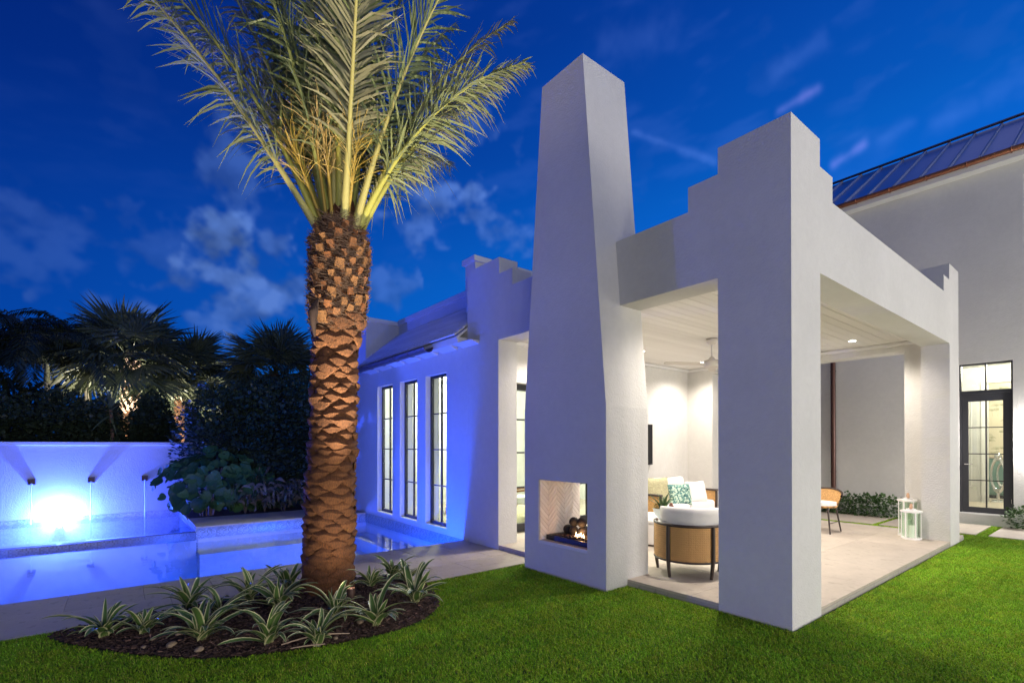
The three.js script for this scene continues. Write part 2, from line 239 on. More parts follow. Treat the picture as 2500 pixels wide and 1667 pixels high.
// ---------------------------------------------------------------- water wall behind the basin
{
  const w = thing('fountain_wall', 'low white stucco fountain wall with water spouts behind the pool basin', 'wall', [-1.5, -0.5, -13.8]);
  put(w, 'wall_body', box(-8.6, 1.9, -0.5, 1.50, -13.92, -13.66), M.stucco);
  put(w, 'cap', rbox(-8.62, 1.92, 1.50, 1.575, -13.95, -13.625, 0.012, 2), M.trim);
  put(w, 'tile_band', box(-8.6, 1.07, -0.5, 0.035, -13.664, -13.648), M.mosaic);
  for (const x of [-2.27, -1.375, -0.475, 0.425]) {
    const s = put(w, 'water_spout', merge([box(x - 0.055, x + 0.055, 0.725, 0.737, -13.66, -13.555), box(x - 0.055, x + 0.055, 0.825, 0.837, -13.66, -13.555), box(x - 0.055, x - 0.043, 0.737, 0.825, -13.66, -13.555), box(x + 0.043, x + 0.055, 0.737, 0.825, -13.66, -13.555), box(x - 0.043, x + 0.043, 0.737, 0.825, -13.66, -13.65)]), M.bronze);
    const q = []; for (let i = 0; i <= 10; i++) { const t = i / 10; q.push(V(x - 1 * 0 + 0.004 * Math.sin(i), 0.742 - 0.79 * t * t, -13.56 + 0.10 * t)); }
    put(s, 'water_stream', taper(q, [0.018, 0.012, 0.010, 0.009, 0.012], 6), M.stream);
  }
}
// the blue lamp at the foot of the water wall
{
  const l = thing('fountain_lamp', 'glaring blue floodlight at the foot of the fountain wall', 'pool lamp', [-0.965, -0.02, -13.54]);
  part(l, 'lamp_lens', new THREE.SphereGeometry(0.062, 20, 12).scale(1.2, 0.8, 0.7), lampGlow([0.35, 0.45, 1], 30));
  part(l, 'bracket', merge([box(-0.02, 0.02, -0.12, -0.03, -0.1, 0.0), box(-0.05, 0.05, -0.14, -0.11, -0.115, 0.02)]), M.chrome);
  bulb('fountain_lamp_glow', [0, 0.025, 0.0], [0.034, 0.080, 1.0], 92, 2, l);
}

// ---------------------------------------------------------------- open pavilion
const pavilion = thing('pavilion', 'white stucco pavilion with stepped parapets and tall square openings', 'pavilion', [7.3, 0, -4.2]);
{
  const a1 = ZS - 0.63, a2 = ZS - 0.932, n2 = -5.404, n1 = -5.712, nE = -6.545;
  put(pavilion, 'wall', wallX([[ZS, -0.05], [ZS, H1], [a1, H1], [a1, H2], [a2, H2], [a2, H3], [n2, H3], [n2, H2], [n1, H2], [n1, H1], [nE, H1], [nE, -0.05], [n1 - 0.016, -0.05], [n1 - 0.016, HL], [a1, HL], [a1, -0.05]], [], XW, XWI), M.stucco);
  const x1 = XW + 0.591, x2 = XW + 0.883, x3 = XW + 5.085, x4 = XW + 5.43;
  put(pavilion, 'wall', wallZ([[XWI, -0.05], [x1, -0.05], [x1, HL], [x4, HL], [x4, -0.05], [XE, -0.05], [XE, H1], [x4, H1], [x4, H2], [x3, H2], [x3, H3], [x2, H3], [x2, H2], [x1, H2], [x1, H1], [XWI, H1]], [], ZSI, ZS), M.stucco);
  put(pavilion, 'wall', wallX([[ZSI, -0.05], [ZSI, H1], [-2.38, H1], [-2.38, H2], [-2.68, H2], [-2.68, H3], [-5.4, H3], [-5.4, H2], [-5.7, H2], [-5.7, H1], [nE, H1], [nE, -0.05], [-5.673, -0.05], [-5.673, HL], [-2.354, HL], [-2.354, -0.05]], [], XEI, XE), M.stucco);
  put(pavilion, 'wall', wallZ([[XWI, -0.05], [4.93, -0.05], [4.93, 2.52], [6.95, 2.52], [6.95, -0.05], [XEI, -0.05], [XEI, H1], [9.36, H1], [9.36, H2], [9.06, H2], [9.06, H3], [5.50, H3], [5.50, H2], [5.20, H2], [5.20, H1], [XWI, H1]], [], ZN + 0.06, ZNI), M.stucco);
  put(pavilion, 'roof', box(XWI - 0.01, XEI + 0.01, 3.24, 3.42, ZN + 0.07, ZSI + 0.01), M.plaster);
  // board ceiling
  const n = 30, w = (ZSI - ZNI) / n, r = rng(8);
  for (let i = 0; i < n; i++) put(pavilion, 'ceiling_board', rbox(XWI + 0.002, XEI - 0.002, CEIL + r() * 0.0015, CEIL + 0.022, ZNI + i * w + 0.002, ZNI + (i + 1) * w - 0.002, 0.003, 1), [M.plank, M.plankB, M.plankC][Math.floor(r() * 3)]);
  put(pavilion, 'ceiling_backing', box(XWI, XEI, CEIL + 0.026, CEIL + 0.05, ZNI, ZSI), M.plankB);
  for (const [x0, xx1, z0, z1] of [[XWI, XWI + 0.05, ZNI + 0.05, ZSI - 0.05], [XEI - 0.05, XEI, ZNI + 0.05, ZSI - 0.05], [XWI, XEI, ZNI, ZNI + 0.05], [XWI, XEI, ZSI - 0.05, ZSI]]) put(pavilion, 'cornice', rbox(x0 + 0.001, xx1 - 0.001, CEIL - 0.06, CEIL - 0.002, z0 + 0.001, z1 - 0.001, 0.012, 2), M.trim);
  // floor: slab and stone tiles
  put(pavilion, 'floor_slab', box(XW + 0.003, 10.62, -0.05, 0.040, ZNI - 0.1, ZS - 0.003), M.concrete);
  const nx = 7, nz = 5, lx = (10.615 - XW - 0.005) / nx, lz = (ZS - 0.005 - ZNI + 0.05) / nz;
  for (let i = 0; i < nx; i++) for (let j = 0; j < nz; j++) put(pavilion, 'floor_tile', rbox(XW + 0.004 + i * lx + 0.0012, XW + 0.004 + (i + 1) * lx - 0.0012, 0.039, FLOOR + (hash(i, j, 2) - 0.5) * 0.0008, ZNI - 0.05 + j * lz + 0.0012, ZNI - 0.05 + (j + 1) * lz - 0.0012, 0.0025, 1), [M.stone, M.stoneC, M.stoneB][Math.floor(hash(i, j, 8) * 3)]);
  // recessed ceiling lights
  for (const x of [5.35, 7.3, 9.25]) for (const z of [-2.86, -5.5]) {
    const l = put(pavilion, 'ceiling_light', new THREE.RingGeometry(0.05, 0.075, 28).rotateX(Math.PI / 2).translate(x, CEIL - 0.002, z), M.trim);
    put(l, 'lamp_lens', new THREE.CircleGeometry(0.05, 28).rotateX(Math.PI / 2).translate(x, CEIL - 0.003, z), lampGlow([1, 0.93, 0.84], 14));
    spot('ceiling_light_glow', [x - 7.3, CEIL - 0.012, z + 4.2], [x - 7.3, 0, z + 4.2], WARM, 16.5, 1.28, 0.5, 2.5, pavilion);
  }
}
// glazed door between the pavilion and the pool house
{
  const d = put(pavilion, 'glass_door', merge([box(4.932, 5.005, 0.067, 2.518, -6.47, -6.40), box(5.90, 5.98, 0.2, 2.42, -6.47, -6.40), box(6.875, 6.948, 0.067, 2.518, -6.47, -6.40), box(5.005, 6.875, 2.42, 2.518, -6.47, -6.40), box(5.005, 6.875, 0.067, 0.20, -6.47, -6.40)]), M.black);
  for (const y of [0.80, 1.38, 1.93]) { put(d, 'glazing_bar', box(5.005, 5.90, y - 0.014, y + 0.014, -6.45, -6.42), M.black); put(d, 'glazing_bar', box(5.98, 6.875, y - 0.014, y + 0.014, -6.45, -6.42), M.black); }
  for (const [a, b] of [[5.005, 5.90], [5.98, 6.875]]) put(d, 'pane', box(a, b, 0.2, 2.42, -6.437, -6.433), M.glass);
  put(d, 'handle', merge([box(5.84, 5.862, 1.0, 1.2, -6.40, -6.375)]), M.chrome);
}

// ---------------------------------------------------------------- chimney with the see-through fireplace
{
  const zc = -4.0715, hb = 0.656, ht = 0.33, x0 = 3.938, x1 = 4.642, top = 5.77, k = 1.91;
  const c = thing('fireplace_chimney', 'tall tapering white stucco chimney with a see-through fireplace', 'chimney', [4.29, 0, zc]);
  put(c, 'stack', wallX([[zc + hb, -0.05], [zc + hb, k], [zc + ht, top], [zc - ht, top], [zc - hb, k], [zc - hb, -0.05]], [rect(-4.465, -3.68, 0.335, 1.09)], x0, x1), M.stucco);
  // chevron brick lining on both cheeks
  const bm = [std(rgb(0.70, 0.63, 0.57), 0.85), std(rgb(0.66, 0.585, 0.53), 0.85), std(rgb(0.735, 0.665, 0.60), 0.85)], r = rng(21);
  const mortar = std(rgb(0.42, 0.36, 0.33), 0.95);
  for (const [zf, dir] of [[-4.465, 1], [-3.68, -1]]) {
    put(c, 'lining', box(x0 + 0.012, x1 - 0.012, 0.337, 1.088, Math.min(zf, zf + dir * 0.006), Math.max(zf, zf + dir * 0.006)), mortar);
    const cols = 5, cw = (x1 - x0 - 0.024) / cols, bh = 0.062, rise = cw * 1.0, gap = 0.0026;
    for (let i = 0; i < cols; i++) for (let j = -3; j < 14; j++) {
      const xa = x0 + 0.012 + i * cw + 0.0003, xb = xa + cw - 0.0006, up = i % 2 ? 1 : -1, yb = 0.34 + j * bh;
      let pts = [[xa, yb + (up > 0 ? 0 : rise)], [xb, yb + (up > 0 ? rise : 0)], [xb, yb + (up > 0 ? rise : 0) + bh - 2 * gap], [xa, yb + (up > 0 ? 0 : rise) + bh - 2 * gap]];
      const lo = 0.339, hi = 1.087; if (pts.every((p) => p[1] <= lo) || pts.every((p) => p[1] >= hi)) continue;
      const clip = (ps, y, s) => { const o = []; for (let q = 0; q < ps.length; q++) { const a = ps[q], b = ps[(q + 1) % ps.length], ia = (a[1] - y) * s >= 0, ib = (b[1] - y) * s >= 0; if (ia) o.push(a); if (ia !== ib) { const t = (y - a[1]) / (b[1] - a[1]); o.push([a[0] + (b[0] - a[0]) * t, y]); } } return o; };
      pts = clip(clip(pts, lo, 1), hi, -1); if (pts.length < 3) continue;
      const za = zf + dir * 0.006, zb = zf + dir * (0.0105 + r() * 0.0015);
      put(c, 'brick', wallZ(pts, [], Math.min(za, zb), Math.max(za, zb)), bm[Math.floor(r() * 3)]);
    }
  }
  put(c, 'hearth_slab', box(x0 + 0.02, x1 - 0.02, 0.335, 0.375, -4.452, -3.693), M.stone);
  put(c, 'hearth_trim', box(x0 + 0.004, x0 + 0.02, 0.336, 0.372, -4.463, -3.682), M.trim);
  const pan = put(c, 'burner_pan', merge([box(4.03, 4.045, 0.377, 0.432, -4.43, -3.71), box(4.54, 4.555, 0.377, 0.432, -4.43, -3.71), box(4.045, 4.54, 0.377, 0.432, -4.43, -4.36), box(4.045, 4.54, 0.377, 0.432, -3.78, -3.71), box(4.045, 4.54, 0.377, 0.39, -4.36, -3.78)]), M.black);
  // lava gravel
  const gg = [], rr = rng(5), ico = new THREE.IcosahedronGeometry(1, 0), gm = new THREE.InstancedMesh(ico, std(rgb(0.05, 0.032, 0.028), 0.85), 900), m4 = new THREE.Matrix4();
  for (let i = 0; i < 900; i++) { const x = 4.06 + rr() * 0.46, z = -4.35 + rr() * 0.56, s = 0.009 + rr() * 0.009; m4.compose(V(x - 4.29, 0.405 + rr() * 0.03 + 0.02 * Math.exp(-(((z + 4.0) / 0.2) ** 2)), z - zc), new THREE.Quaternion().setFromEuler(new THREE.Euler(rr() * 6, rr() * 6, 0)), V(s, s * 0.8, s)); gm.setMatrixAt(i, m4); }
  gm.name = 'lava_gravel'; gm.userData.kind = 'stuff'; c.add(gm);
}
{
  const ballM = std(rgb(0.028, 0.025, 0.025), 0.8, { bumpMap: T.stoneBump, bumpScale: 0.002 });
  const spots = [[4.25, 0.490, -4.285, 0.058], [4.23, 0.490, -4.165, 0.058], [4.25, 0.493, -4.040, 0.060], [4.25, 0.590, -4.185, 0.058], [4.25, 0.598, -4.055, 0.060], [4.355, 0.488, -4.11, 0.058], [4.30, 0.488, -3.905, 0.058]];
  const where = ['at the left end of the heap in the fireplace', 'in the front row of the fireplace heap', 'beside the flames in the fireplace', 'on top of the heap near the brick cheek', 'on top of the heap over the flames', 'at the back of the fireplace heap', 'at the right end of the heap in the fireplace'];
  spots.forEach(([x, y, z, r], i) => single('fire_ball', new THREE.SphereGeometry(r, 28, 18), ballM, 'round dark ceramic fire ball ' + where[i], 'fire ball', 'balls in the fireplace', undefined).position.set(x, y, z));
  const f = thing('flame', 'small bright orange gas flames over the lava gravel', 'flame', [4.15, 0.43, -3.97]);
  const fm = lampGlow([1, 0.62, 0.28], 9), r = rng(77);
  for (let i = 0; i < 15; i++) { const h = 0.03 + r() * 0.05, x = (r() - 0.5) * 0.05, z = (r() - 0.5) * 0.28, w = 0.008 + r() * 0.007; part(f, 'flame_tongue', new THREE.LatheGeometry([[0, 0], [w, h * 0.2], [w * 0.8, h * 0.5], [w * 0.3, h * 0.8], [0, h]].map(([a, b]) => new THREE.Vector2(a, b)), 7).translate(x, 0, z), fm); }
  bulb('flame_glow', [0, 0.07, 0], [1, 0.5, 0.2], 0.16, 2, f);
}

// ---------------------------------------------------------------- pool house
{
  const h = thing('pool_house', 'white stucco pool house with three tall windows and tiled lean-to roof', 'house', [6, 0, -8.6]);
  const wins = [[-10.012, -9.27], [-8.94, -8.22], [-7.905, -7.18]], y0 = 0.09, y1 = 2.735, zA = -10.651, zB = -6.548, zC = -13.2;
  put(h, 'wall', wallX([[zB, -0.15], [zB, 3.30], [zA, 3.30], [zA, -0.15]], wins.map(([a, b]) => rect(a, b, y0, y1)), XW + 0.0, XWI - 0.06), M.stucco);
  // the wall that closes the lean-to roof at its far end
  put(h, 'wing_wall', wallX([[zA - 0.001, -0.15], [zA - 0.001, 4.26], [zC, 4.26], [zC, -0.15]], [], XW, 5.06), M.stucco);
  put(h, 'cornice', merge([rbox(XW - 0.03, 5.06, 4.26, 4.355, zA - 0.3, zA + 0.03, 0.01, 1), rbox(XW - 0.03, XW + 0.27, 4.26, 4.355, zC, zA - 0.301, 0.01, 1)]), M.trim);
  // high rear wall with cornice
  put(h, 'rear_wall', box(5.061, 5.36, 3.0, 4.26, zA - 0.3, -5.7 - 0.85), M.stucco);
  put(h, 'rear_wall', box(5.08, 5.36, 3.43, 4.26, -6.52, -3.0 - 3.3), M.stucco);
  put(h, 'cornice', rbox(5.021, 5.40, 4.26, 4.38, zA + 0.031, -6.20, 0.012, 1), M.trim);
  // capped pier behind the pavilion corner
  put(h, 'pier', box(4.72, 5.0, 3.8, 4.62, -7.28, -6.98), M.stucco);
  put(h, 'pier_cap', rbox(4.67, 5.05, 4.62, 4.72, -7.33, -6.93, 0.012, 1), M.trim);
  // other walls, roof and floor
  put(h, 'wall', box(XWI - 0.06, 9.96, -0.1, 3.2, zA - 0.2, zA - 0.002), M.plaster);
  put(h, 'wall', box(9.76, 9.958, -0.1, 3.2, zA, ZN + 0.05), M.plaster);
  put(h, 'roof_slab', box(5.37, 10.1, 3.21, 3.4, zA - 0.2, ZN + 0.055), M.plaster);
  put(h, 'ceiling', box(XWI - 0.06, 9.755, 3.0, 3.03, zA, ZN + 0.05), M.plaster);
  put(h, 'floor', box(XWI - 0.06, 9.75, -0.1, 0.062, zA, ZN + 0.058), M.stone);
  // lean-to roof: courses of flat tiles that step down to the eave
  const xe = 4.06, ye = 3.20, xr = 5.06, yr = 4.045, n = 13, L = Math.hypot(xr - xe, yr - ye), ux = (xr - xe) / L, uy = (yr - ye) / L, zr = rng(15);
  put(h, 'roof_deck', wallZ([[xe + 0.02, ye - 0.06], [xr, yr - 0.06], [xr, yr - 0.015], [xe + 0.02, ye - 0.015]], [], zA + 0.002, zB - 0.002), M.trim);
  for (let i = 0; i < n; i++) {
    const s0 = (i - 0.06) * L / n, s1 = Math.min((i + 1.12) * L / n, L), t0 = 0.034, t1 = 0.004, off = i % 2 ? 0.5 : 0;
    for (let z = zA + 0.004 - off, k = 0; z < zB - 0.01; z += 1.03, k++) {
      const za = Math.max(z, zA + 0.004), zb = Math.min(z + 1.026, zB - 0.004); if (zb - za < 0.05) continue;
      const P = (s, t) => [xe + ux * s - uy * t, ye + uy * s + ux * t], lift = zr() * 0.004;
      put(h, 'roof_tile', wallZ([P(s0, 0.004 + lift), P(s1, 0.0 + lift * 0.2), P(s1, t1 + lift * 0.2), P(s0, t0 + lift)], [], za, zb), zr() > 0.5 ? M.roofTile : M.roofTileB);
    }
  }
  put(h, 'fascia', box(4.10, XW - 0.001, 3.10, 3.185, zA + 0.003, zB - 0.003), M.trim);
  for (let z = -10.4; z < -6.6; z += 0.62) put(h, 'rafter_tail', wallZ([[4.13, 3.099], [XW - 0.002, 3.099], [XW - 0.002, 3.045], [4.16, 3.085]], [], z, z + 0.46), M.trim);
  // half-round gutter
  const gs = []; for (let i = 0; i <= 12; i++) { const a = Math.PI + i / 12 * Math.PI; gs.push([Math.cos(a) * 0.085, Math.sin(a) * 0.085]); } for (let i = 12; i >= 0; i--) { const a = Math.PI + i / 12 * Math.PI; gs.push([Math.cos(a) * 0.078, Math.sin(a) * 0.078]); }
  const gut = put(h, 'gutter', wallZ(gs.map(([a, b]) => [a + 4.00, b + 3.135]), [], -10.62, -7.30), M.gutter);
  for (let z = -10.3; z < -7.3; z += 0.6) put(gut, 'gutter_strap', new THREE.TorusGeometry(0.088, 0.007, 5, 16, Math.PI).rotateZ(Math.PI).translate(4.00, 3.135, z), M.gutter);
  // windows
  for (const [a, b] of wins) {
    const fx = XW + 0.10, w = put(h, 'window', merge([box(fx, fx + 0.05, y0 + 0.025, y1, a, a + 0.045), box(fx, fx + 0.05, y0 + 0.025, y1, b - 0.045, b), box(fx, fx + 0.05, y1 - 0.045, y1, a + 0.045, b - 0.045), box(fx, fx + 0.05, y0 + 0.025, y0 + 0.075, a + 0.045, b - 0.045)]), M.black);
    put(w, 'sill', rbox(XW - 0.004, XW + 0.20, y0 + 0.001, y0 + 0.024, a + 0.001, b - 0.001, 0.004, 1), M.trim);
    const zm = (a + b) / 2; put(w, 'mullion', box(fx + 0.008, fx + 0.044, y0 + 0.075, y1 - 0.045, zm - 0.011, zm + 0.011), M.black);
    const hs = (y1 - y0 - 0.12) / 4; for (let i = 1; i < 4; i++) for (const [p, q] of [[a + 0.045, zm - 0.011], [zm + 0.011, b - 0.045]]) put(w, 'glazing_bar', box(fx + 0.010, fx + 0.042, y0 + 0.075 + i * hs - 0.010, y0 + 0.075 + i * hs + 0.010, p, q), M.black);
    for (let i = 0; i < 4; i++) for (const [p, q] of [[a + 0.045, zm - 0.011], [zm + 0.011, b - 0.045]]) put(w, 'pane', box(fx + 0.024, fx + 0.028, y0 + 0.077 + i * hs, y0 + 0.073 + (i + 1) * hs, p + 0.001, q - 0.001), M.glass);
  }
  // a lamp in the room
  for (const [x, z] of [[5.9, -9.4], [7.6, -8.2]]) {
    const l = put(h, 'ceiling_light', new THREE.CylinderGeometry(0.16, 0.16, 0.05, 24).translate(x, 2.972, z), M.trim);
    put(l, 'lamp_lens', new THREE.CylinderGeometry(0.14, 0.14, 0.012, 24).translate(x, 2.94, z), lampGlow([1, 0.97, 0.84], 6));
    bulb('ceiling_light_glow', [x - 6, 2.86, z + 8.6], [1, 0.97, 0.80], 22, 5, h);
  }
  put(h, 'wall_picture', merge([box(9.70, 9.755, 0.95, 2.35, -9.9, -8.3)]), std(rgb(0.10, 0.12, 0.10), 0.5));
}
// chair and table seen through the pool house windows
{
  const oak = std(rgb(0.50, 0.34, 0.19), 0.5, { map: T.wood }), linen = std(rgb(0.80, 0.78, 0.74), 0.9, { map: T.linen });
  const loungeChair = (p, turn, label) => {
    const c = thing('lounge_chair', label, 'chair', p, turn, 'chairs inside the pool house');
    part(c, 'seat', rbox(-0.3, 0.3, 0.32, 0.46, -0.3, 0.3, 0.04, 3), linen);
    part(c, 'backrest', uvBox(new RoundedBoxGeometry(0.6, 0.72, 0.12, 3, 0.05).rotateX(-0.32).translate(0, 0.72, -0.36)), linen);
    for (const x of [-0.31, 0.31]) { part(c, 'arm', tube([[x, 0.56, 0.34], [x, 0.60, 0.05], [x, 0.62, -0.42]], 0.022, 10, 6), oak); part(c, 'leg', taper([V(x, 0, 0.36), V(x, 0.3, 0.33), V(x, 0.56, 0.34)], [0.014, 0.02, 0.022]), oak); part(c, 'leg', taper([V(x, 0, -0.50), V(x, 0.3, -0.42), V(x, 0.62, -0.42)], [0.014, 0.02, 0.022]), oak); }
    part(c, 'rail', merge([box(-0.3, 0.3, 0.27, 0.32, 0.28, 0.32), box(-0.3, 0.3, 0.27, 0.32, -0.36, -0.32)]), oak);
    return c;
  };
  loungeChair([6.3, 0.062, -7.35], -2.3, 'oak lounge chair with white cushions behind the window next to the pavilion');
  loungeChair([6.0, 0.062, -9.15], 2.2, 'oak lounge chair with white cushions behind the middle window');
  const t = thing('side_table', 'low oak side table inside the pool house', 'table', [5.55, 0.062, -7.55]);
  part(t, 'table_top', new THREE.CylinderGeometry(0.3, 0.3, 0.04, 32).translate(0, 0.46, 0), oak);
  for (let i = 0; i < 3; i++) { const a = i * 2.094; part(t, 'leg', taper([V(Math.cos(a) * 0.24, 0, Math.sin(a) * 0.24), V(Math.cos(a) * 0.18, 0.44, Math.sin(a) * 0.18)], [0.014, 0.02]), oak); }
  const rug = single('rug', rbox(4.8, 7.4, 0.063, 0.073, -9.9, -7.0, 0.004, 1), std(rgb(0.62, 0.60, 0.56), 0.95, { map: T.tweed }), 'pale woven rug on the pool house floor', 'rug', null, [6.1, 0.063, -8.45]);
}

// ---------------------------------------------------------------- main house
const XM = 12.93;
{
  const h = thing('main_house', 'large white stucco house with metal roof and glazed black door', 'house', [14, 0, 0]);
  const dz0 = -2.195, dz1 = -1.440;                                // door opening
  put(h, 'wall', wallX([[7.2, -0.1], [7.2, 6.72], [-14, 6.72], [-14, -0.1]], [rect(dz0, dz1, 0.20, 3.085), rect(-1.29, 0.1, 5.0, 6.45), rect(1.4, 2.8, 0.2, 3.0), rect(3.9, 5.3, 0.2, 3.0)], XM, XM + 0.3), M.stucco);
  put(h, 'plinth', box(XM - 0.06, XM - 0.001, -0.05, 0.19, dz0 - 0.02, dz1 + 0.02), M.stucco);
  // standing-seam roof
  const xe = 12.62, ye = 6.86, xr = 15.2, yr = 8.55, L = Math.hypot(xr - xe, yr - ye), ux = (xr - xe) / L, uy = (yr - ye) / L, P = (s, t) => [xe + ux * s - uy * t, ye + uy * s + ux * t];
  put(h, 'soffit', box(12.66, XM + 0.3, 6.722, 6.76, -14, 7.2), M.trim);
  put(h, 'fascia', box(12.645, 12.66, 6.70, 6.85, -14, 7.2), M.trim);
  put(h, 'roof_backing', wallZ([P(0, -0.06), P(L, -0.06), P(L, -0.01), P(0, -0.01)], [], -14, 7.2), M.trim);
  const r = rng(4);
  for (let z = -13.7, k = 0; z < 7; z += 0.4395, k++) {
    const pan = put(h, 'roof_panel', wallZ([P(0, 0), P(L, 0), P(L, 0.006), P(0, 0.006)], [], z + 0.002, z + 0.437), M.zinc);
    put(pan, 'roof_seam', wallZ([P(0.01, 0.006), P(L, 0.006), P(L, 0.05), P(0.03, 0.05)], [], z - 0.016, z + 0.018), M.trim);
  }
  put(h, 'ridge_cap', wallZ([P(L - 0.12, 0.052), P(L + 0.05, 0.052), P(L + 0.05, 0.09), P(L - 0.12, 0.09)], [], -14, 7.2), M.bronze);
  put(h, 'rear_roof', wallZ([[xr, yr - 0.05], [xr + 2.6, ye], [xr + 2.6, ye + 0.04], [xr, yr]], [], -14, 7.2), M.zinc);
  // copper gutter, straps and downspout
  const gs = []; for (let i = 0; i <= 10; i++) { const a = Math.PI + i / 10 * Math.PI; gs.push([Math.cos(a) * 0.07, Math.sin(a) * 0.07]); } for (let i = 10; i >= 0; i--) { const a = Math.PI + i / 10 * Math.PI; gs.push([Math.cos(a) * 0.062, Math.sin(a) * 0.062]); }
  const gut = put(h, 'gutter', wallZ(gs.map(([a, b]) => [a + 12.56, b + 6.84]), [], -14, 7.2), M.copper);
  for (let z = -13.4; z < 7; z += 0.6) put(gut, 'gutter_strap', new THREE.TorusGeometry(0.075, 0.009, 5, 12, Math.PI).rotateZ(Math.PI).translate(12.56, 6.84, z), M.copper);
  const ds = put(h, 'downspout', merge([cyl(0.05, 0.05, 6.3, 20, 12.86, 0.1, -4.36), new THREE.CylinderGeometry(0.05, 0.05, 0.5, 16).rotateZ(0.62).translate(12.71, 6.56, -4.36)]), std(rgb(0.075, 0.030, 0.022), 0.4, { metalness: 0.4 }));
  for (const y of [0.9, 3.2, 5.4]) put(ds, 'bracket', new THREE.TorusGeometry(0.054, 0.008, 6, 20).rotateX(Math.PI / 2).translate(12.86, y, -4.36), M.bronze);
  // door with transom
  const fx = XM + 0.04, d = put(h, 'door_frame', merge([box(fx, fx + 0.09, 0.201, 3.083, dz0 + 0.001, dz0 + 0.03), box(fx, fx + 0.09, 0.201, 3.083, dz1 - 0.03, dz1 - 0.001), box(fx, fx + 0.09, 3.05, 3.083, dz0 + 0.03, dz1 - 0.03), box(fx, fx + 0.09, 2.50, 2.56, dz0 + 0.03, dz1 - 0.03), box(fx + 0.02, fx + 0.06, 2.56, 3.05, -1.828, -1.806)]), M.charcoal);
  put(d, 'transom_pane', box(fx + 0.038, fx + 0.042, 2.561, 3.049, dz0 + 0.03, -1.828), M.glass); put(d, 'transom_pane', box(fx + 0.038, fx + 0.042, 2.561, 3.049, -1.806, dz1 - 0.03), M.glass);
  const dr = put(h, 'door', merge([box(fx + 0.015, fx + 0.06, 0.205, 2.498, dz0 + 0.032, -2.066), box(fx + 0.015, fx + 0.06, 0.205, 2.498, -1.580, dz1 - 0.032), box(fx + 0.015, fx + 0.06, 2.35, 2.498, -2.066, -1.580), box(fx + 0.015, fx + 0.06, 0.205, 0.312, -2.066, -1.580)]), M.charcoal);
  put(dr, 'mullion', box(fx + 0.02, fx + 0.055, 0.312, 2.35, -1.825, -1.803), M.black);
  for (const y of [0.829, 1.338, 1.845]) for (const [a, b] of [[-2.066, -1.825], [-1.803, -1.58]]) put(dr, 'glazing_bar', box(fx + 0.022, fx + 0.053, y - 0.009, y + 0.009, a, b), M.black);
  for (let i = 0; i < 4; i++) for (const [a, b] of [[-2.066, -1.825], [-1.803, -1.58]]) put(dr, 'pane', box(fx + 0.036, fx + 0.040, [0.313, 0.838, 1.347, 1.854][i], [0.820, 1.329, 1.836, 2.349][i], a + 0.001, b - 0.001), M.glass);
  put(dr, 'handle', merge([box(fx - 0.03, fx + 0.015, 1.13, 1.145, -2.10, -2.085), box(fx - 0.035, fx - 0.02, 1.13, 1.146, -2.12, -2.0)]), M.chrome);
  put(dr, 'hinge', box(fx + 0.0, fx + 0.015, 0.42, 0.50, -1.473, -1.463), M.chrome);
  // upper window and windows beyond the frame
  for (const [a, b, y0, y1] of [[-1.29, 0.1, 5.0, 6.45]]) {
    const w = put(h, 'window', merge([box(XM + 0.08, XM + 0.13, y0, y1, a, a + 0.05), box(XM + 0.08, XM + 0.13, y0, y1, b - 0.05, b), box(XM + 0.08, XM + 0.13, y1 - 0.05, y1, a + 0.05, b - 0.05), box(XM + 0.08, XM + 0.13, y0, y0 + 0.05, a + 0.05, b - 0.05)]), M.black);
    put(w, 'pane', box(XM + 0.10, XM + 0.104, y0 + 0.05, y1 - 0.05, a + 0.05, b - 0.05), M.glass);
  }
  for (const [a, b] of [[1.4, 2.8], [3.9, 5.3]]) {
    const w = put(h, 'window', merge([box(XM + 0.08, XM + 0.13, 0.2, 3.0, a, a + 0.05), box(XM + 0.08, XM + 0.13, 0.2, 3.0, b - 0.05, b), box(XM + 0.08, XM + 0.13, 2.95, 3.0, a + 0.05, b - 0.05), box(XM + 0.08, XM + 0.13, 0.2, 0.25, a + 0.05, b - 0.05)]), M.black);
    put(w, 'pane', box(XM + 0.10, XM + 0.104, 0.25, 2.95, a + 0.05, b - 0.05), M.glass);
  }
  // the entrance room behind the door
  put(h, 'room_floor', box(XM + 0.3, 18, 0.0, 0.20, -3.0, 1.0), M.stone);
  put(h, 'room_ceiling', box(XM + 0.3, 18, 3.3, 3.36, -3.0, 1.0), M.plaster);
  put(h, 'room_wall', box(XM + 0.3, 18, 0.2, 3.3, -3.08, -3.0), M.plaster);
  put(h, 'room_wall', box(XM + 0.3, 18, 0.2, 3.3, 1.0, 1.08), M.plaster);
  put(h, 'room_wall', box(15.5, 15.62, 0.2, 3.3, -3.0, -2.24), M.plaster);
  put(h, 'room_wall', merge([box(15.45, 15.66, 0.2, 3.0, -2.24, -2.14), box(15.5, 15.62, 3.0, 3.3, -2.24, 1.0), box(15.45, 15.66, 2.92, 3.0, -2.14, 1.0)]), M.trim);
  put(h, 'panel_moulding', merge([box(15.475, 15.499, 0.55, 0.57, -2.9, -2.4), box(15.475, 15.499, 2.7, 2.72, -2.9, -2.4), box(15.475, 15.499, 0.57, 2.7, -2.9, -2.88), box(15.475, 15.499, 0.57, 2.7, -2.42, -2.4)]), M.trim);
  // printed palm wallpaper
  const cv = document.createElement('canvas'); cv.width = 512; cv.height = 512; const q = cv.getContext('2d'); q.fillStyle = '#d9cfb8'; q.fillRect(0, 0, 512, 512);
  const wr = rng(31); q.lineCap = 'round';
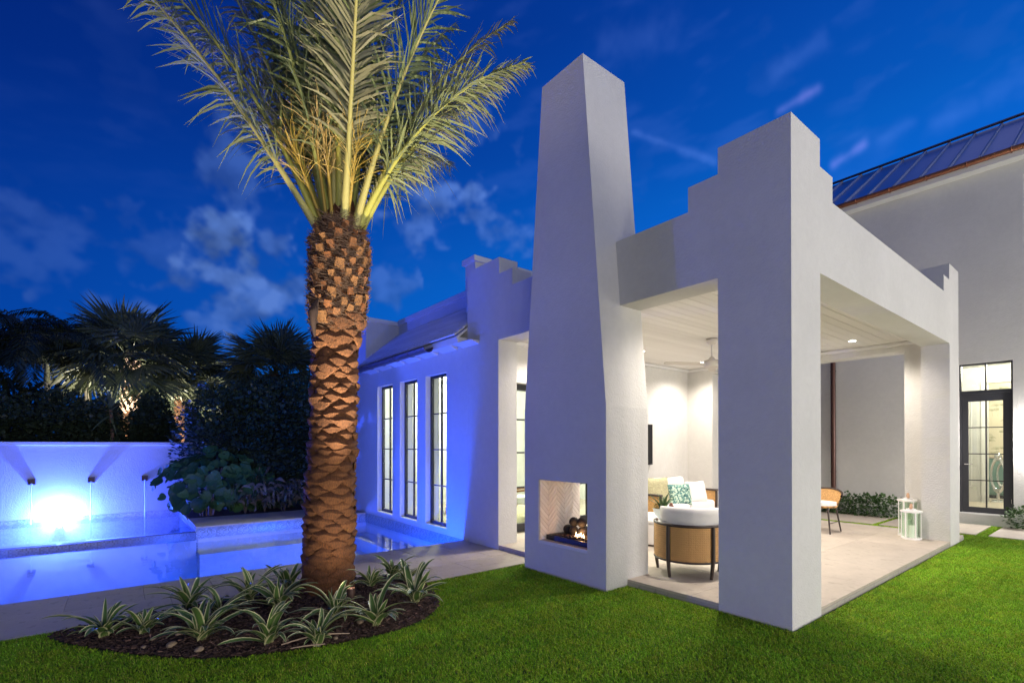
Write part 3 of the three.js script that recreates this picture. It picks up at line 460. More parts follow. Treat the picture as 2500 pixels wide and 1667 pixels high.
  for (let i = 0; i < 26; i++) { const x = wr() * 512, y = wr() * 512, s = 26 + wr() * 26; q.strokeStyle = ['#6f7a5f', '#8b8d75', '#565f4c', '#9a9a82'][Math.floor(wr() * 4)]; for (let j = 0; j < 13; j++) { const a = Math.PI * (1.05 + j / 12 * 0.95) - 0.05; q.lineWidth = 2.2; q.beginPath(); q.moveTo(x, y); q.quadraticCurveTo(x + Math.cos(a) * s * 0.7, y + Math.sin(a) * s * 0.7, x + Math.cos(a) * s, y + Math.sin(a) * s * 0.8 + 8); q.stroke(); } q.lineWidth = 1.6; q.beginPath(); q.moveTo(x, y); q.lineTo(x + (wr() - 0.5) * 16, y + s * 1.5); q.stroke(); }
  const wt = new THREE.CanvasTexture(cv); wt.colorSpace = THREE.SRGBColorSpace; wt.wrapS = wt.wrapT = THREE.RepeatWrapping; wt.repeat.set(1 / 1.1, 1 / 1.1);
  put(h, 'wallpapered_wall', box(17.5, 17.6, 0.2, 3.3, -3.0, 1.0), std(rgb(0.85, 0.85, 0.85), 0.85, { map: wt }));
  for (const [x, z, cd] of [[14.3, -1.7, 11], [16.7, -1.4, 9]]) {
    const l = put(h, 'ceiling_light', new THREE.CylinderGeometry(0.14, 0.14, 0.05, 24).translate(x, 3.272, z), M.trim);
    put(l, 'lamp_lens', new THREE.CylinderGeometry(0.12, 0.12, 0.012, 24).translate(x, 3.24, z), lampGlow([1, 0.92, 0.80], 6));
    bulb('ceiling_light_glow', [x - 14, 3.15, z], [1, 0.89, 0.75], cd, 5, h);
  }
}
{
  const teal = std(rgb(0.16, 0.27, 0.24), 0.5);
  const c = thing('cabinet', 'teal green cabinet inside the entrance room behind the glazed door', 'cabinet', [17.2, 0.2, -1.9]);
  part(c, 'carcass', rbox(-0.3, 0.28, 0.08, 0.98, -0.55, 1.6, 0.01, 1), teal); part(c, 'top', rbox(-0.33, 0.28, 0.98, 1.02, -0.57, 1.62, 0.01, 1), M.stone);
  for (const z of [-0.5, 0.05, 0.6]) { const d = part(c, 'cabinet_door', rbox(-0.32, -0.30, 0.12, 0.94, z, z + 0.5, 0.006, 1), teal); part(d, 'panel', rbox(-0.325, -0.318, 0.2, 0.86, z + 0.07, z + 0.43, 0.004, 1), std(rgb(0.14, 0.24, 0.215), 0.5)); }
  part(c, 'plinth', box(-0.27, 0.25, 0, 0.08, -0.52, 1.57), M.charcoal);
  const s = thing('oval_mirror_stand', 'curved chrome oval stand inside the entrance room', 'stand', [15.9, 0.2, -2.02]);
  part(s, 'oval_frame', new THREE.TorusGeometry(0.25, 0.035, 12, 40).scale(0.55, 1.5, 1).rotateY(1.1).translate(0, 0.62, 0), M.chrome);
  part(s, 'oval_frame', new THREE.TorusGeometry(0.17, 0.028, 12, 40).scale(0.55, 1.6, 1).rotateY(1.1).translate(0.06, 0.62, 0.06), M.chrome);
  part(s, 'foot', merge([cyl(0.14, 0.1, 0.04, 24), cyl(0.03, 0.03, 0.24, 12)]), M.chrome);
  part(s, 'finial', new THREE.SphereGeometry(0.07, 18, 12).translate(0, 1.06, 0), M.chrome);
}
// wall sconce beside the door
{
  const s = thing('wall_sconce', 'small glowing wall sconce on the white house wall beside the door', 'lamp', [XM - 0.001, 1.62, -1.15]);
  part(s, 'back_plate', rbox(-0.02, 0, -0.16, 0.16, -0.06, 0.06, 0.006, 1), M.bronze);
  part(s, 'lamp_glass', new THREE.CylinderGeometry(0.045, 0.045, 0.24, 20).translate(-0.09, 0, 0), lampGlow([1, 0.95, 0.9], 5));
  part(s, 'arm', box(-0.09, -0.02, -0.01, 0.01, -0.012, 0.012), M.bronze);
  bulb('wall_sconce_glow', [-0.09, 0, 0], [1, 0.96, 0.93], 11, 1.5, s);
}
// ---------------------------------------------------------------- house wing added out of view; its lit windows light the walls and lawn
{
  const z0 = 7.2, h = thing('added_house_wing', 'added unseen white stucco wing with lit windows that light the walls and lawn', 'house', [9, 0, z0]);
  const wins = [[-5.9, -4.6, 0.15, 3.05, 9.5], [-3.6, -2.3, 0.15, 3.05, 9.5], [-1.3, 0.0, 0.15, 3.05, 9.5], [1.6, 2.9, 0.15, 3.05, 9.5], [6.2, 7.5, 0.15, 3.05, 12.5], [8.2, 9.5, 0.15, 3.05, 12.5], [10.2, 11.5, 0.15, 3.05, 12.5], [6.2, 7.5, 4.1, 6.1, 5], [8.2, 9.5, 4.1, 6.1, 5], [10.2, 11.5, 4.1, 6.1, 5]];  // windows added to brighten the south and west faces, palm and lawn
  put(h, 'wall', wallZ([[-7.2, -0.1], [XM + 0.3, -0.1], [XM + 0.3, 6.72], [-7.2, 6.72]], wins.map(([a, b, c, d]) => rect(a, b, c, d)), z0, z0 + 0.3), M.stucco);
  put(h, 'cornice', rbox(-7.25, XM + 0.3, 6.72, 6.86, z0 - 0.04, z0 + 0.34, 0.01, 1), M.trim);
  for (const [a, b, y0, y1, L] of wins) {
    const w = put(h, 'window', merge([box(a, a + 0.05, y0, y1, z0 + 0.08, z0 + 0.13), box(b - 0.05, b, y0, y1, z0 + 0.08, z0 + 0.13), box(a + 0.05, b - 0.05, y1 - 0.05, y1, z0 + 0.08, z0 + 0.13), box(a + 0.05, b - 0.05, y0, y0 + 0.05, z0 + 0.08, z0 + 0.13), box((a + b) / 2 - 0.015, (a + b) / 2 + 0.015, y0 + 0.05, y1 - 0.05, z0 + 0.09, z0 + 0.12)]), M.black);
    for (const k of [0.25, 0.5, 0.75]) { const y = lerp(y0, y1, k); put(w, 'glazing_bar', box(a + 0.05, b - 0.05, y - 0.012, y + 0.012, z0 + 0.088, z0 + 0.122), M.black); }
    put(w, 'added_lit_pane', box(a + 0.05, b - 0.05, y0 + 0.05, y1 - 0.05, z0 + 0.125, z0 + 0.129), lampGlow([1, 0.93, 0.84], L < 5 ? 0.4 : 1.2));
    const l = new THREE.RectAreaLight(rgb(1, 0.945, 0.875), L, b - a - 0.1, y1 - y0 - 0.1); l.position.set((a + b) / 2 - 9, (y0 + y1) / 2, 0.06); l.name = 'added_window_light'; h.add(l);  // area light set in front of each added window
  }
}
// ---------------------------------------------------------------- pavers between the pavilion and the house
{
  const g = structure('garden_path', [11.9, 0, -2]);
  const zs = [[-8.9, -7.72], [-7.56, -6.38], [-6.22, -4.96], [-4.80, -3.16], [-3.06, -1.71], [-1.55, -0.37], [-0.21, 0.97], [1.13, 2.31], [2.47, 3.6]];
  zs.forEach(([a, b], i) => put(g, 'paver', rbox(11.24, 12.68, -0.03, 0.012, a, b, 0.005, 1), [M.stone, M.stoneB, M.stoneC][i % 3]));
}

// ================================================================ PLANTING
const geoFrom = (pos, nor, uv, idx, col) => { const g = new THREE.BufferGeometry(); g.setAttribute('position', new THREE.Float32BufferAttribute(pos, 3)); if (nor) g.setAttribute('normal', new THREE.Float32BufferAttribute(nor, 3)); if (uv) g.setAttribute('uv', new THREE.Float32BufferAttribute(uv, 2)); if (col) g.setAttribute('color', new THREE.Float32BufferAttribute(col, 3)); if (idx) g.setIndex(idx); if (!nor) g.computeVertexNormals(); return g; };
const leafy = (c, tr = 0.3, rough = 0.55, more = {}) => phys(c, rough, { transmission: tr, thickness: 0, ior: 1.35, ...more });

// ---------------------------------------------------------------- mulch bed
const BED = [[-0.42, -5.32], [-0.30, -5.02], [-0.10, -4.72], [0.22, -4.32], [0.52, -4.06], [0.95, -3.86], [1.38, -3.765], [1.88, -3.765], [2.24, -3.96], [2.42, -4.22], [2.53, -4.55], [2.585, -4.84], [2.50, -5.12], [2.3, -5.42], [1.6, -5.46], [0.8, -5.46], [0.0, -5.44]];
const bedCurve = new THREE.CatmullRomCurve3(BED.map(([x, z]) => V(x, 0, z)), true).getPoints(120);
const inBed = (x, z, m = 0) => { let c = false; const P = bedCurve; for (let i = 0, j = P.length - 1; i < P.length; j = i++) if ((P[i].z > z) !== (P[j].z > z) && x < (P[j].x - P[i].x) * (z - P[i].z) / (P[j].z - P[i].z) + P[i].x) c = !c; return c; };
const bedEdge = (x, z) => { let d = 9; for (const p of bedCurve) d = Math.min(d, Math.hypot(p.x - x, p.z - z)); return d; };
const bedY = (x, z) => 0.005 + 0.075 * smooth(0, 0.5, bedEdge(x, z));
const PALM = V(1.60, 0, -4.95);
{
  const b = structure('mulch_bed', [1.1, 0, -4.6]);
  const pos = [], idx = [], cx = 1.1, cz = -4.7, rings = 9, n = bedCurve.length;
  for (let k = 0; k <= rings; k++) for (let i = 0; i < n; i++) { const t = k / rings, x = lerp(bedCurve[i].x, cx, t), z = lerp(bedCurve[i].z, cz, t); pos.push(x, k ? bedY(x, z) + 0.012 * (fbm(x * 9 + 50, z * 9 + 50, 999, 3, 3) - 0.5) : -0.02, z); }
  for (let k = 0; k < rings; k++) for (let i = 0; i < n; i++) { const j = (i + 1) % n, a = k * n + i, c = k * n + j, d = a + n, e = c + n; idx.push(a, c, d, c, e, d); }
  const g = geoFrom(pos, null, pos.flatMap((v, i) => i % 3 === 0 ? [v, pos[i + 2]] : []), idx);
  put(b, 'soil', g, M.soil);
  const r = rng(61), N = 15000, m4 = new THREE.Matrix4(), q = new THREE.Quaternion();
  const chip = new THREE.BoxGeometry(1, 0.18, 0.32); { const p = chip.attributes.position; for (let i = 0; i < p.count; i++) p.setXYZ(i, p.getX(i) * (1 - 0.3 * Math.abs(p.getZ(i))), p.getY(i), p.getZ(i) * (1 - 0.5 * (p.getX(i) > 0))); chip.computeVertexNormals(); }
  const im = new THREE.InstancedMesh(chip, std(rgb(1, 1, 1), 0.9), N); let k = 0;
  while (k < N) { const x = -0.45 + r() * 3.1, z = -5.5 + r() * 1.8; if (!inBed(x, z)) continue; const L = 0.014 + 0.05 * r() * r(); q.setFromEuler(new THREE.Euler((r() - 0.5) * 0.9, r() * 6.3, (r() - 0.5) * 0.9)); m4.compose(V(x - 1.1, bedY(x, z) + 0.004 + r() * 0.014, z + 4.6), q, V(L, L * (0.5 + r() * 0.6), L)); im.setMatrixAt(k, m4); const v = 0.3 + r() * 0.9, w = r() < 0.05 ? 3.4 : 1; im.setColorAt(k, rgb(0.075 * v * w, 0.042 * v * w, 0.032 * v * w)); k++; }
  im.name = 'mulch_chips'; im.userData.kind = 'stuff'; b.add(im);
}
{ // loose stones and twigs on the mulch
  const r = rng(17), sm = std(rgb(0.36, 0.28, 0.20), 0.8, { map: T.stone });
  const at = [[0.30, -4.42, 0.035], [0.45, -4.21, 0.03], [0.36, -4.55, 0.022], [0.20, -4.62, 0.02], [0.14, -4.52, 0.018], [1.55, -3.97, 0.028], [1.30, -3.83, 0.018], [0.98, -3.98, 0.02]];
  const near = ['by the lawn edge below the second plant', 'by the lawn edge, the flattest one', 'between the two end plants', 'behind the largest pebble', 'at the far end of the bed', 'between the palm uplight and the lawn', 'beside the long twig', 'in front of the mulch hollow'];
  at.forEach(([x, z, s], i) => { const g = new THREE.IcosahedronGeometry(s, 2), p = g.attributes.position; for (let k = 0; k < p.count; k++) { const f = 0.82 + 0.36 * fbm(p.getX(k) * 40 + 20, p.getZ(k) * 40 + p.getY(k) * 30 + 20, 999, i, 2); p.setXYZ(k, p.getX(k) * f * 1.25, p.getY(k) * f * 0.65, p.getZ(k) * f); } const gg = mergeVertices(g); gg.computeVertexNormals(); const o = single('pebble', gg, sm, 'tan pebble on the dark mulch ' + near[i], 'pebble', 'pebbles on the mulch'); o.position.set(x, bedY(x, z) + s * 0.35 + 0.01, z); o.rotation.y = r() * 6; });
  const twig = std(rgb(0.42, 0.30, 0.21), 0.8);
  single('twig', taper([V(0.94, 0.028, -3.94), V(1.08, 0.055, -3.90), V(1.25, 0.06, -3.855), V(1.40, 0.045, -3.80)], [0.005, 0.006, 0.006, 0.004]), twig, 'long thin dry twig lying on the mulch along the lawn', 'twig', 'dry twigs');
  single('twig', taper([V(0.98, 0.02, -3.85), V(1.08, 0.03, -3.80), V(1.2, 0.026, -3.76)], [0.004, 0.005, 0.004]), twig, 'short dry twig at the border of mulch and lawn', 'twig', 'dry twigs');
}

// ---------------------------------------------------------------- date palm
{
  const r = rng(101), RT = V(cosY, 0, sinY);                       // leans a little this way
  const palm = thing('date_palm', 'stout date palm with diamond-patterned trunk rising from the mulch bed', 'palm tree', [PALM.x, 0, PALM.z]);
  const centre = (y) => RT.clone().multiplyScalar(0.034 * y).setY(y);
  const rad = (y) => y < 0.35 ? lerp(0.235, 0.212, y / 0.35) : y < 2.45 ? lerp(0.212, 0.184, (y - 0.35) / 2.1) : y < 2.85 ? lerp(0.184, 0.238, smooth(0, 1, (y - 2.45) / 0.40)) : y < 3.45 ? lerp(0.238, 0.252, (y - 2.85) / 0.6) : lerp(0.252, 0.12, clamp((y - 3.45) / 0.45, 0, 1));
  // core
  { const pos = [], idx = [], uv = [], n = 32, S = 60; for (let i = 0; i <= S; i++) { const y = -0.03 + i / S * 3.93, c = centre(y); for (let j = 0; j <= n; j++) { const a = j / n * Math.PI * 2, R = rad(y) * (0.95 + 0.1 * fbm(j / n * 12, y * 9 + 9, 12, 4, 3)); pos.push(c.x + Math.cos(a) * R, y, c.z + Math.sin(a) * R); uv.push(j / n * 2, y * 1.4); } } for (let i = 0; i < S; i++) for (let j = 0; j < n; j++) { const a = i * (n + 1) + j, b = a + n + 1; idx.push(a, b, a + 1, b, b + 1, a + 1); }
    part(palm, 'trunk', geoFrom(pos, null, uv, idx), std(rgb(0.25, 0.155, 0.095), 0.95, { map: T.bark, bumpMap: T.barkBump, bumpScale: 0.02 })); }
  // leaf-base boots in a diamond pattern
  const bootGeo = (seed) => { const q = rng(seed), j = (s) => (q() - 0.5) * s; const w = 0.114, t = 0.060, b = 0.084;
    const pts = { L: [-w, j(.01), 0], R: [w, j(.01), 0], T: [j(.02), t, -0.004], B: [j(.02), -b, 0.002], tl: [-w * 0.55, t * 0.45, 0.022], tr: [w * 0.55, t * 0.45, 0.022], l: [-w * 0.60 + j(.014), -0.006 + j(.01), 0.046 + j(.008)], r: [w * 0.60 + j(.014), -0.004 + j(.01), 0.046 + j(.008)], m: [j(.03), 0.012 + j(.008), 0.070 + j(.012)], bl: [-w * 0.48, -b * 0.52, 0.032 + j(.006)], br: [w * 0.48, -b * 0.52, 0.032 + j(.006)], bm: [j(.02), -b * 0.50, 0.054 + j(.01)], tm: [j(.02), t * 0.62, 0.034 + j(.006)] };
    const tri = ['L l tl', 'tl l m', 'tl m tm', 'tm m tr', 'tr m r', 'tr r R', 'T tl tm', 'T tm tr', 'L tl T', 'T tr R', 'L bl l', 'l bl bm', 'l bm m', 'm bm r', 'r bm br', 'r br R', 'L B bl', 'bl B bm', 'bm B br', 'br B R'];
    const pos = []; for (const f of tri) for (const k of f.split(' ')) pos.push(...pts[k]); const g = geoFrom(pos); return toCreasedNormals(uvBox(g, 3), 0.7); };
  const boots = [1, 2, 3, 4, 5, 6].map((s) => bootGeo(s * 11)), bootM = [[0.33, 0.215, 0.135], [0.30, 0.195, 0.125], [0.36, 0.24, 0.155], [0.27, 0.175, 0.115]].map(([a, b, c]) => std(rgb(a, b, c), 0.9, { map: T.bark, bumpMap: T.barkBump, bumpScale: 0.012 }));
  const rows = 38, per = 7;
  for (let i = 0; i < rows; i++) { const y = 0.07 + i * 0.0725; for (let j = 0; j < per; j++) { const a = (j + (i % 2) * 0.5 + (r() - 0.5) * 0.26 + i * 0.05) / per * Math.PI * 2, c = centre(y), R = rad(y) * 0.985, o = part(palm, 'leaf_base', boots[Math.floor(r() * 6)], bootM[Math.floor(r() * 4)]); o.position.set(c.x + Math.cos(a) * R, y + (r() - 0.5) * 0.035, c.z + Math.sin(a) * R); o.rotation.set(0, Math.PI / 2 - a, (r() - 0.5) * 0.34); o.rotation.order = 'YXZ'; o.rotation.x = (r() - 0.5) * 0.2; const s = 0.78 + r() * 0.4; o.scale.set(s * R / 0.198, s * (0.85 + 0.3 * r()), s * (0.45 + r() * 0.5)); } }
  // head: fibrous skirt with cut stubs
  const stubGeo = (s) => { const q = rng(s), w = 0.05 + q() * 0.02; return uvBox(toCreasedNormals(new THREE.CylinderGeometry(w * 0.72, w, 0.13, 7, 1).scale(1.1, 1, 0.55).rotateX(0.35 + q() * 0.3).toNonIndexed(), 0.5), 4); };
  const stubs = [3, 4, 5, 6].map(stubGeo), stubM = [[0.36, 0.25, 0.16], [0.30, 0.19, 0.11], [0.38, 0.23, 0.12], [0.42, 0.33, 0.22]].map((c) => std(rgb(...c), 0.85, { map: T.bark }));
  for (let i = 0; i < 110; i++) { const y = 2.70 + 0.90 * ((i + 0.5) / 110), a = i * 2.3999 + r() * 0.2, c = centre(y), R = rad(y) * 1.07, o = part(palm, 'cut_stub', stubs[i % 4], stubM[Math.floor(r() * 4)]); o.position.set(c.x + Math.cos(a) * R, y, c.z + Math.sin(a) * R); o.rotation.order = 'YXZ'; o.rotation.set(0.1 * r(), Math.PI / 2 - a, (r() - 0.5) * 0.4); o.scale.setScalar(0.52 + r() * 0.36); }
  const fib = []; for (let i = 0; i < 3600; i++) { const y = 2.60 + r() * 1.10, a = r() * 6.283, c = centre(y), R = rad(y) * (1.0 + r() * 0.06), d = (r() < 0.5 ? -1 : 1) * (0.2 + r() * 0.5), l = 0.05 + r() * 0.09, up = (r() - 0.35) * 0.10, w = 0.0022 + r() * 0.003, out = 0.012 + r() * 0.055; const P = (t) => { const aa = a + d * t * 0.8, RR = R + out * t * t; return [c.x + Math.cos(aa) * RR, y + up * t + (t - 0.5) * l * 0.1, c.z + Math.sin(aa) * RR]; }; const p0 = P(0), p1 = P(0.5), p2 = P(1); for (const [u, v] of [[p0, p1], [p1, p2]]) fib.push(u[0], u[1] - w, u[2], v[0], v[1] - w * 0.6, v[2], v[0], v[1] + w * 0.6, v[2], u[0], u[1] - w, u[2], v[0], v[1] + w * 0.6, v[2], u[0], u[1] + w, u[2]); }
  const fm = part(palm, 'fibre_skirt', geoFrom(fib), std(rgb(0.17, 0.10, 0.06), 0.95)); fm.userData.kind = 'stuff';
  // ragged dead bract where the boots begin
  part(palm, 'dead_bract', taper([V(-0.22, 2.86, 0.16).applyAxisAngle(V(0, 1, 0), 0.3), V(-0.29, 2.72, 0.19).applyAxisAngle(V(0, 1, 0), 0.3), V(-0.26, 2.50, 0.17).applyAxisAngle(V(0, 1, 0), 0.3)], [0.012, 0.045, 0.008], 6), std(rgb(0.045, 0.026, 0.02), 0.95));
  part(palm, 'dead_bract', taper([V(0.20, 2.88, 0.13), V(0.24, 2.70, 0.15), V(0.19, 2.55, 0.11)], [0.035, 0.05, 0.02], 7), std(rgb(0.40, 0.24, 0.13), 0.9, { map: T.bark }));

  // fronds
  const rachM = [std(rgb(0.44, 0.42, 0.08), 0.5), std(rgb(0.38, 0.40, 0.10), 0.5), std(rgb(0.46, 0.41, 0.13), 0.5)];
  const leafM = [leafy(rgb(0.20, 0.24, 0.095), 0.25, 0.5), leafy(rgb(0.17, 0.21, 0.09), 0.25, 0.5), leafy(rgb(0.225, 0.255, 0.11), 0.25, 0.5), leafy(rgb(0.23, 0.22, 0.125), 0.25, 0.5)];
  const spineM = std(rgb(0.40, 0.36, 0.16), 0.6);
  const FW = V(sinY, 0, -cosY);                                     // away from the camera
  function frond(az, el, len, droop, seed, k) {                     // az: 0 to the camera's right, 90 degrees away from it
    const q = rng(seed), dir = RT.clone().multiplyScalar(Math.cos(az)).addScaledVector(FW, Math.sin(az)), base = centre(3.58 - 0.12 * q()).addScaledVector(dir, 0.15 - 0.06 * (el > 1.35 ? 1 : 0));
    const S = 22, pts = [base.clone()], tan = []; let p = base.clone(), side0 = (q() - 0.5) * 0.25; const sideDir = V(0, 1, 0).cross(dir).normalize();
    for (let i = 0; i < S; i++) { const t = (i + 0.5) / S, e = el - droop * Math.pow(t, 1.7), d = dir.clone().multiplyScalar(Math.cos(e)).setY(Math.sin(e)).addScaledVector(sideDir, side0 * t).normalize(); p = p.clone().addScaledVector(d, len / S); pts.push(p); tan.push(d); } tan.push(tan[S - 1]);
    const f = new THREE.Group(); f.name = 'frond'; palm.add(f);
    part(f, 'rachis', taper(pts.filter((_, i) => i % 2 === 0 || i === S), [0.046, 0.036, 0.028, 0.023, 0.019, 0.016, 0.013, 0.010, 0.007, 0.005, 0.003], 7), rachM[k % 3]);
    const at = (t) => { const x = t * S, i = Math.min(S - 1, Math.floor(x)); return [pts[i].clone().lerp(pts[i + 1], x - i), tan[i].clone().lerp(tan[i + 1], x - i).normalize()]; };
    const pos = [], sp = [], N = 112;
    for (let i = 0; i < N; i++) for (const s of [-1, 1]) {
      const t = 0.06 + 0.94 * (i + q() * 0.5) / N, [o, tg] = at(t), side = tg.clone().cross(V(0, 1, 0)).normalize(); if (!isFinite(side.x)) continue; const up = side.clone().cross(tg).normalize();
      if (t < 0.25) { const L = 0.05 + 0.10 * t * 3, d = side.clone().multiplyScalar(s * 0.8).addScaledVector(tg, 0.55).addScaledVector(up, (q() - 0.5) * 0.6).normalize(), e = o.clone().addScaledVector(d, L), w = tg.clone().multiplyScalar(0.0035); sp.push(...o.clone().add(w).toArray(), ...o.clone().sub(w).toArray(), ...e.toArray()); continue; }
      const u = (t - 0.25) / 0.75, L = (0.34 + 0.24 * Math.sin(Math.PI * Math.min(1, u * 1.05 + 0.08)) - 0.22 * u * u) * (0.85 + 0.3 * q()), phi = lerp(0.95, 0.42, u) + (q() - 0.5) * 0.24, plane = [-0.55, 0.05, 0.6][Math.floor(q() * 3)] + (q() - 0.5) * 0.4;
      const d = tg.clone().multiplyScalar(Math.cos(phi)).addScaledVector(side, s * Math.sin(phi)).addScaledVector(up, plane * Math.sin(phi)).normalize(), sag = (0.10 + q() * 0.34 + (q() < 0.16 ? 0.55 : 0)) * L;
      const wv = d.clone().cross(up).normalize().applyAxisAngle(d, (q() - 0.5) * 0.9), W = 0.0122 * (0.8 + 0.4 * q()) * (1 - 0.35 * u), row = [];
      for (const x of [0, 0.33, 0.68, 1]) { const c = o.clone().addScaledVector(d, L * x); c.y -= sag * x * x; const w = W * (x === 0 ? 0.55 : x === 1 ? 0.05 : x > 0.6 ? 0.72 : 1); row.push([c.clone().addScaledVector(wv, w), c.clone().addScaledVector(wv, -w)]); }
      for (let z = 0; z < 3; z++) { const [a, b] = row[z], [c, e] = row[z + 1]; pos.push(...a.toArray(), ...b.toArray(), ...c.toArray(), ...b.toArray(), ...e.toArray(), ...c.toArray()); }
    }
    part(f, 'leaflets', geoFrom(pos), leafM[k % 4]).userData.kind = 'stuff'; if (sp.length) part(f, 'spines', geoFrom(sp), spineM).userData.kind = 'stuff';
  }
  const D = Math.PI / 180;
  // [azimuth, elevation, length, droop] read from the photograph for the front ones, then the ones behind
  const list = [[200, 66, 3.0, 0.62], [235, 78, 3.0, 0.35], [262, 86, 2.9, 0.25], [285, 84, 3.1, 0.3], [312, 79, 3.1, 0.35], [335, 70, 3.0, 0.45], [352, 62, 2.35, 0.95], [185, 72, 2.9, 0.9], [165, 74, 2.8, 0.7], [150, 66, 2.8, 0.8], [128, 74, 2.9, 0.6], [105, 80, 3.0, 0.5], [80, 82, 3.0, 0.45], [58, 76, 2.9, 0.55], [35, 68, 2.8, 0.7], [15, 64, 2.7, 0.75], [210, 82, 3.0, 0.4], [90, 66, 2.8, 0.8], [62, 62, 2.7, 0.9], [118, 62, 2.8, 0.9], [20, 78, 2.9, 0.5], [160, 80, 3.0, 0.5], [40, 84, 3.1, 0.3], [300, 70, 2.9, 0.5], [140, 84, 3.0, 0.4], [190, 84, 2.9, 0.35], [205, 58, 2.9, 0.35], [10, 70, 3.0, 0.6], [178, 78, 3.0, 0.45], [70, 88, 3.2, 0.3], [110, 86, 3.2, 0.25], [195, 76, 3.1, 0.4], [325, 88, 3.1, 0.25], [248, 86, 3.1, 0.22], [50, 70, 3.1, 0.5], [155, 76, 3.1, 0.45]];
  list.forEach(([a, e, l, d], i) => frond(a * D, e * D, l, d, 500 + i * 7, i));
  // flower stalks
  const yel = [std(rgb(0.40, 0.27, 0.04), 0.6), std(rgb(0.42, 0.29, 0.10), 0.6)];
  [[215, 68, 0.75], [262, 80, 0.82], [310, 70, 0.74], [240, 80, 1.0]].forEach(([a, e, l], k) => {
    const az = a * D, el = e * D, dir = RT.clone().multiplyScalar(Math.cos(az)).addScaledVector(FW, Math.sin(az)), b = centre(3.62).addScaledVector(dir, 0.16), d = dir.clone().multiplyScalar(Math.cos(el)).setY(Math.sin(el)), tip = b.clone().addScaledVector(d, l), g = new THREE.Group(); g.name = 'flower_stalk'; palm.add(g);
    part(g, 'stalk', taper([b, b.clone().lerp(tip, 0.5), tip], [0.02, 0.014, 0.005]), yel[0]);
    const pos = []; for (let i = 0; i < 95; i++) { const u = 0.45 + 0.55 * r(), o = b.clone().lerp(tip, u), dd = d.clone().multiplyScalar(0.7).add(V(r() - 0.5, (r() - 0.4) * 0.6, r() - 0.5).multiplyScalar(1.5)).normalize(), L = 0.18 + r() * 0.26, w = V(r() - 0.5, r() - 0.5, r() - 0.5).cross(dd).normalize().multiplyScalar(0.0019); let c = o.clone(), v = dd.clone(); for (let s = 0; s < 4; s++) { const n = c.clone().addScaledVector(v, L / 4); pos.push(...c.clone().add(w).toArray(), ...c.clone().sub(w).toArray(), ...n.clone().add(w).toArray(), ...c.clone().sub(w).toArray(), ...n.clone().sub(w).toArray(), ...n.clone().add(w).toArray()); c = n; v.add(V((r() - 0.5) * 0.5, -0.16 + (r() - 0.5) * 0.4, (r() - 0.5) * 0.5)).normalize(); } }
    part(g, 'flower_strands', geoFrom(pos), yel[k % 2]).userData.kind = 'stuff';
  });
}
// uplight at the foot of the palm
{
  const u = thing('garden_uplight', 'small dark bronze uplight stake in the mulch in front of the palm', 'garden light', [1.53, 0.06, -4.13]);
  const aim = V(PALM.x + 0.02, 5.0, PALM.z + 0.72).sub(u.position), q = new THREE.Quaternion().setFromUnitVectors(V(0, 1, 0), aim.clone().normalize());
  const bodyG = merge([cyl(0.026, 0.03, 0.12, 18, 0, -0.03, 0), new THREE.CylinderGeometry(0.034, 0.034, 0.05, 18, 1, true).translate(0, 0.11, 0)]).applyQuaternion(q).translate(0, 0.1, 0);
  part(u, 'housing', bodyG, M.bronze); part(u, 'stake', cyl(0.008, 0.010, 0.1, 8, 0, -0.02, 0), M.bronze);
  part(u, 'lamp_lens', new THREE.CylinderGeometry(0.026, 0.026, 0.006, 18).translate(0, 0.095, 0).applyQuaternion(q).translate(0, 0.1, 0), lampGlow([1, 0.8, 0.55], 6));
  const p = V(0, 0.13, 0).applyQuaternion(q).add(V(0, 0.1, 0));
  spot('garden_uplight_glow', p.toArray(), aim.toArray(), [1, 0.86, 0.66], 105, 0.50, 1.0, 2.5, u);
  spot('garden_uplight_added_fill', p.toArray(), V(PALM.x, 1.6, PALM.z).sub(u.position).toArray(), [1, 0.86, 0.66], 3.2, 1.15, 1.0, 2.5, u);  // second wide light added in the same fixture to brighten the lower trunk
}

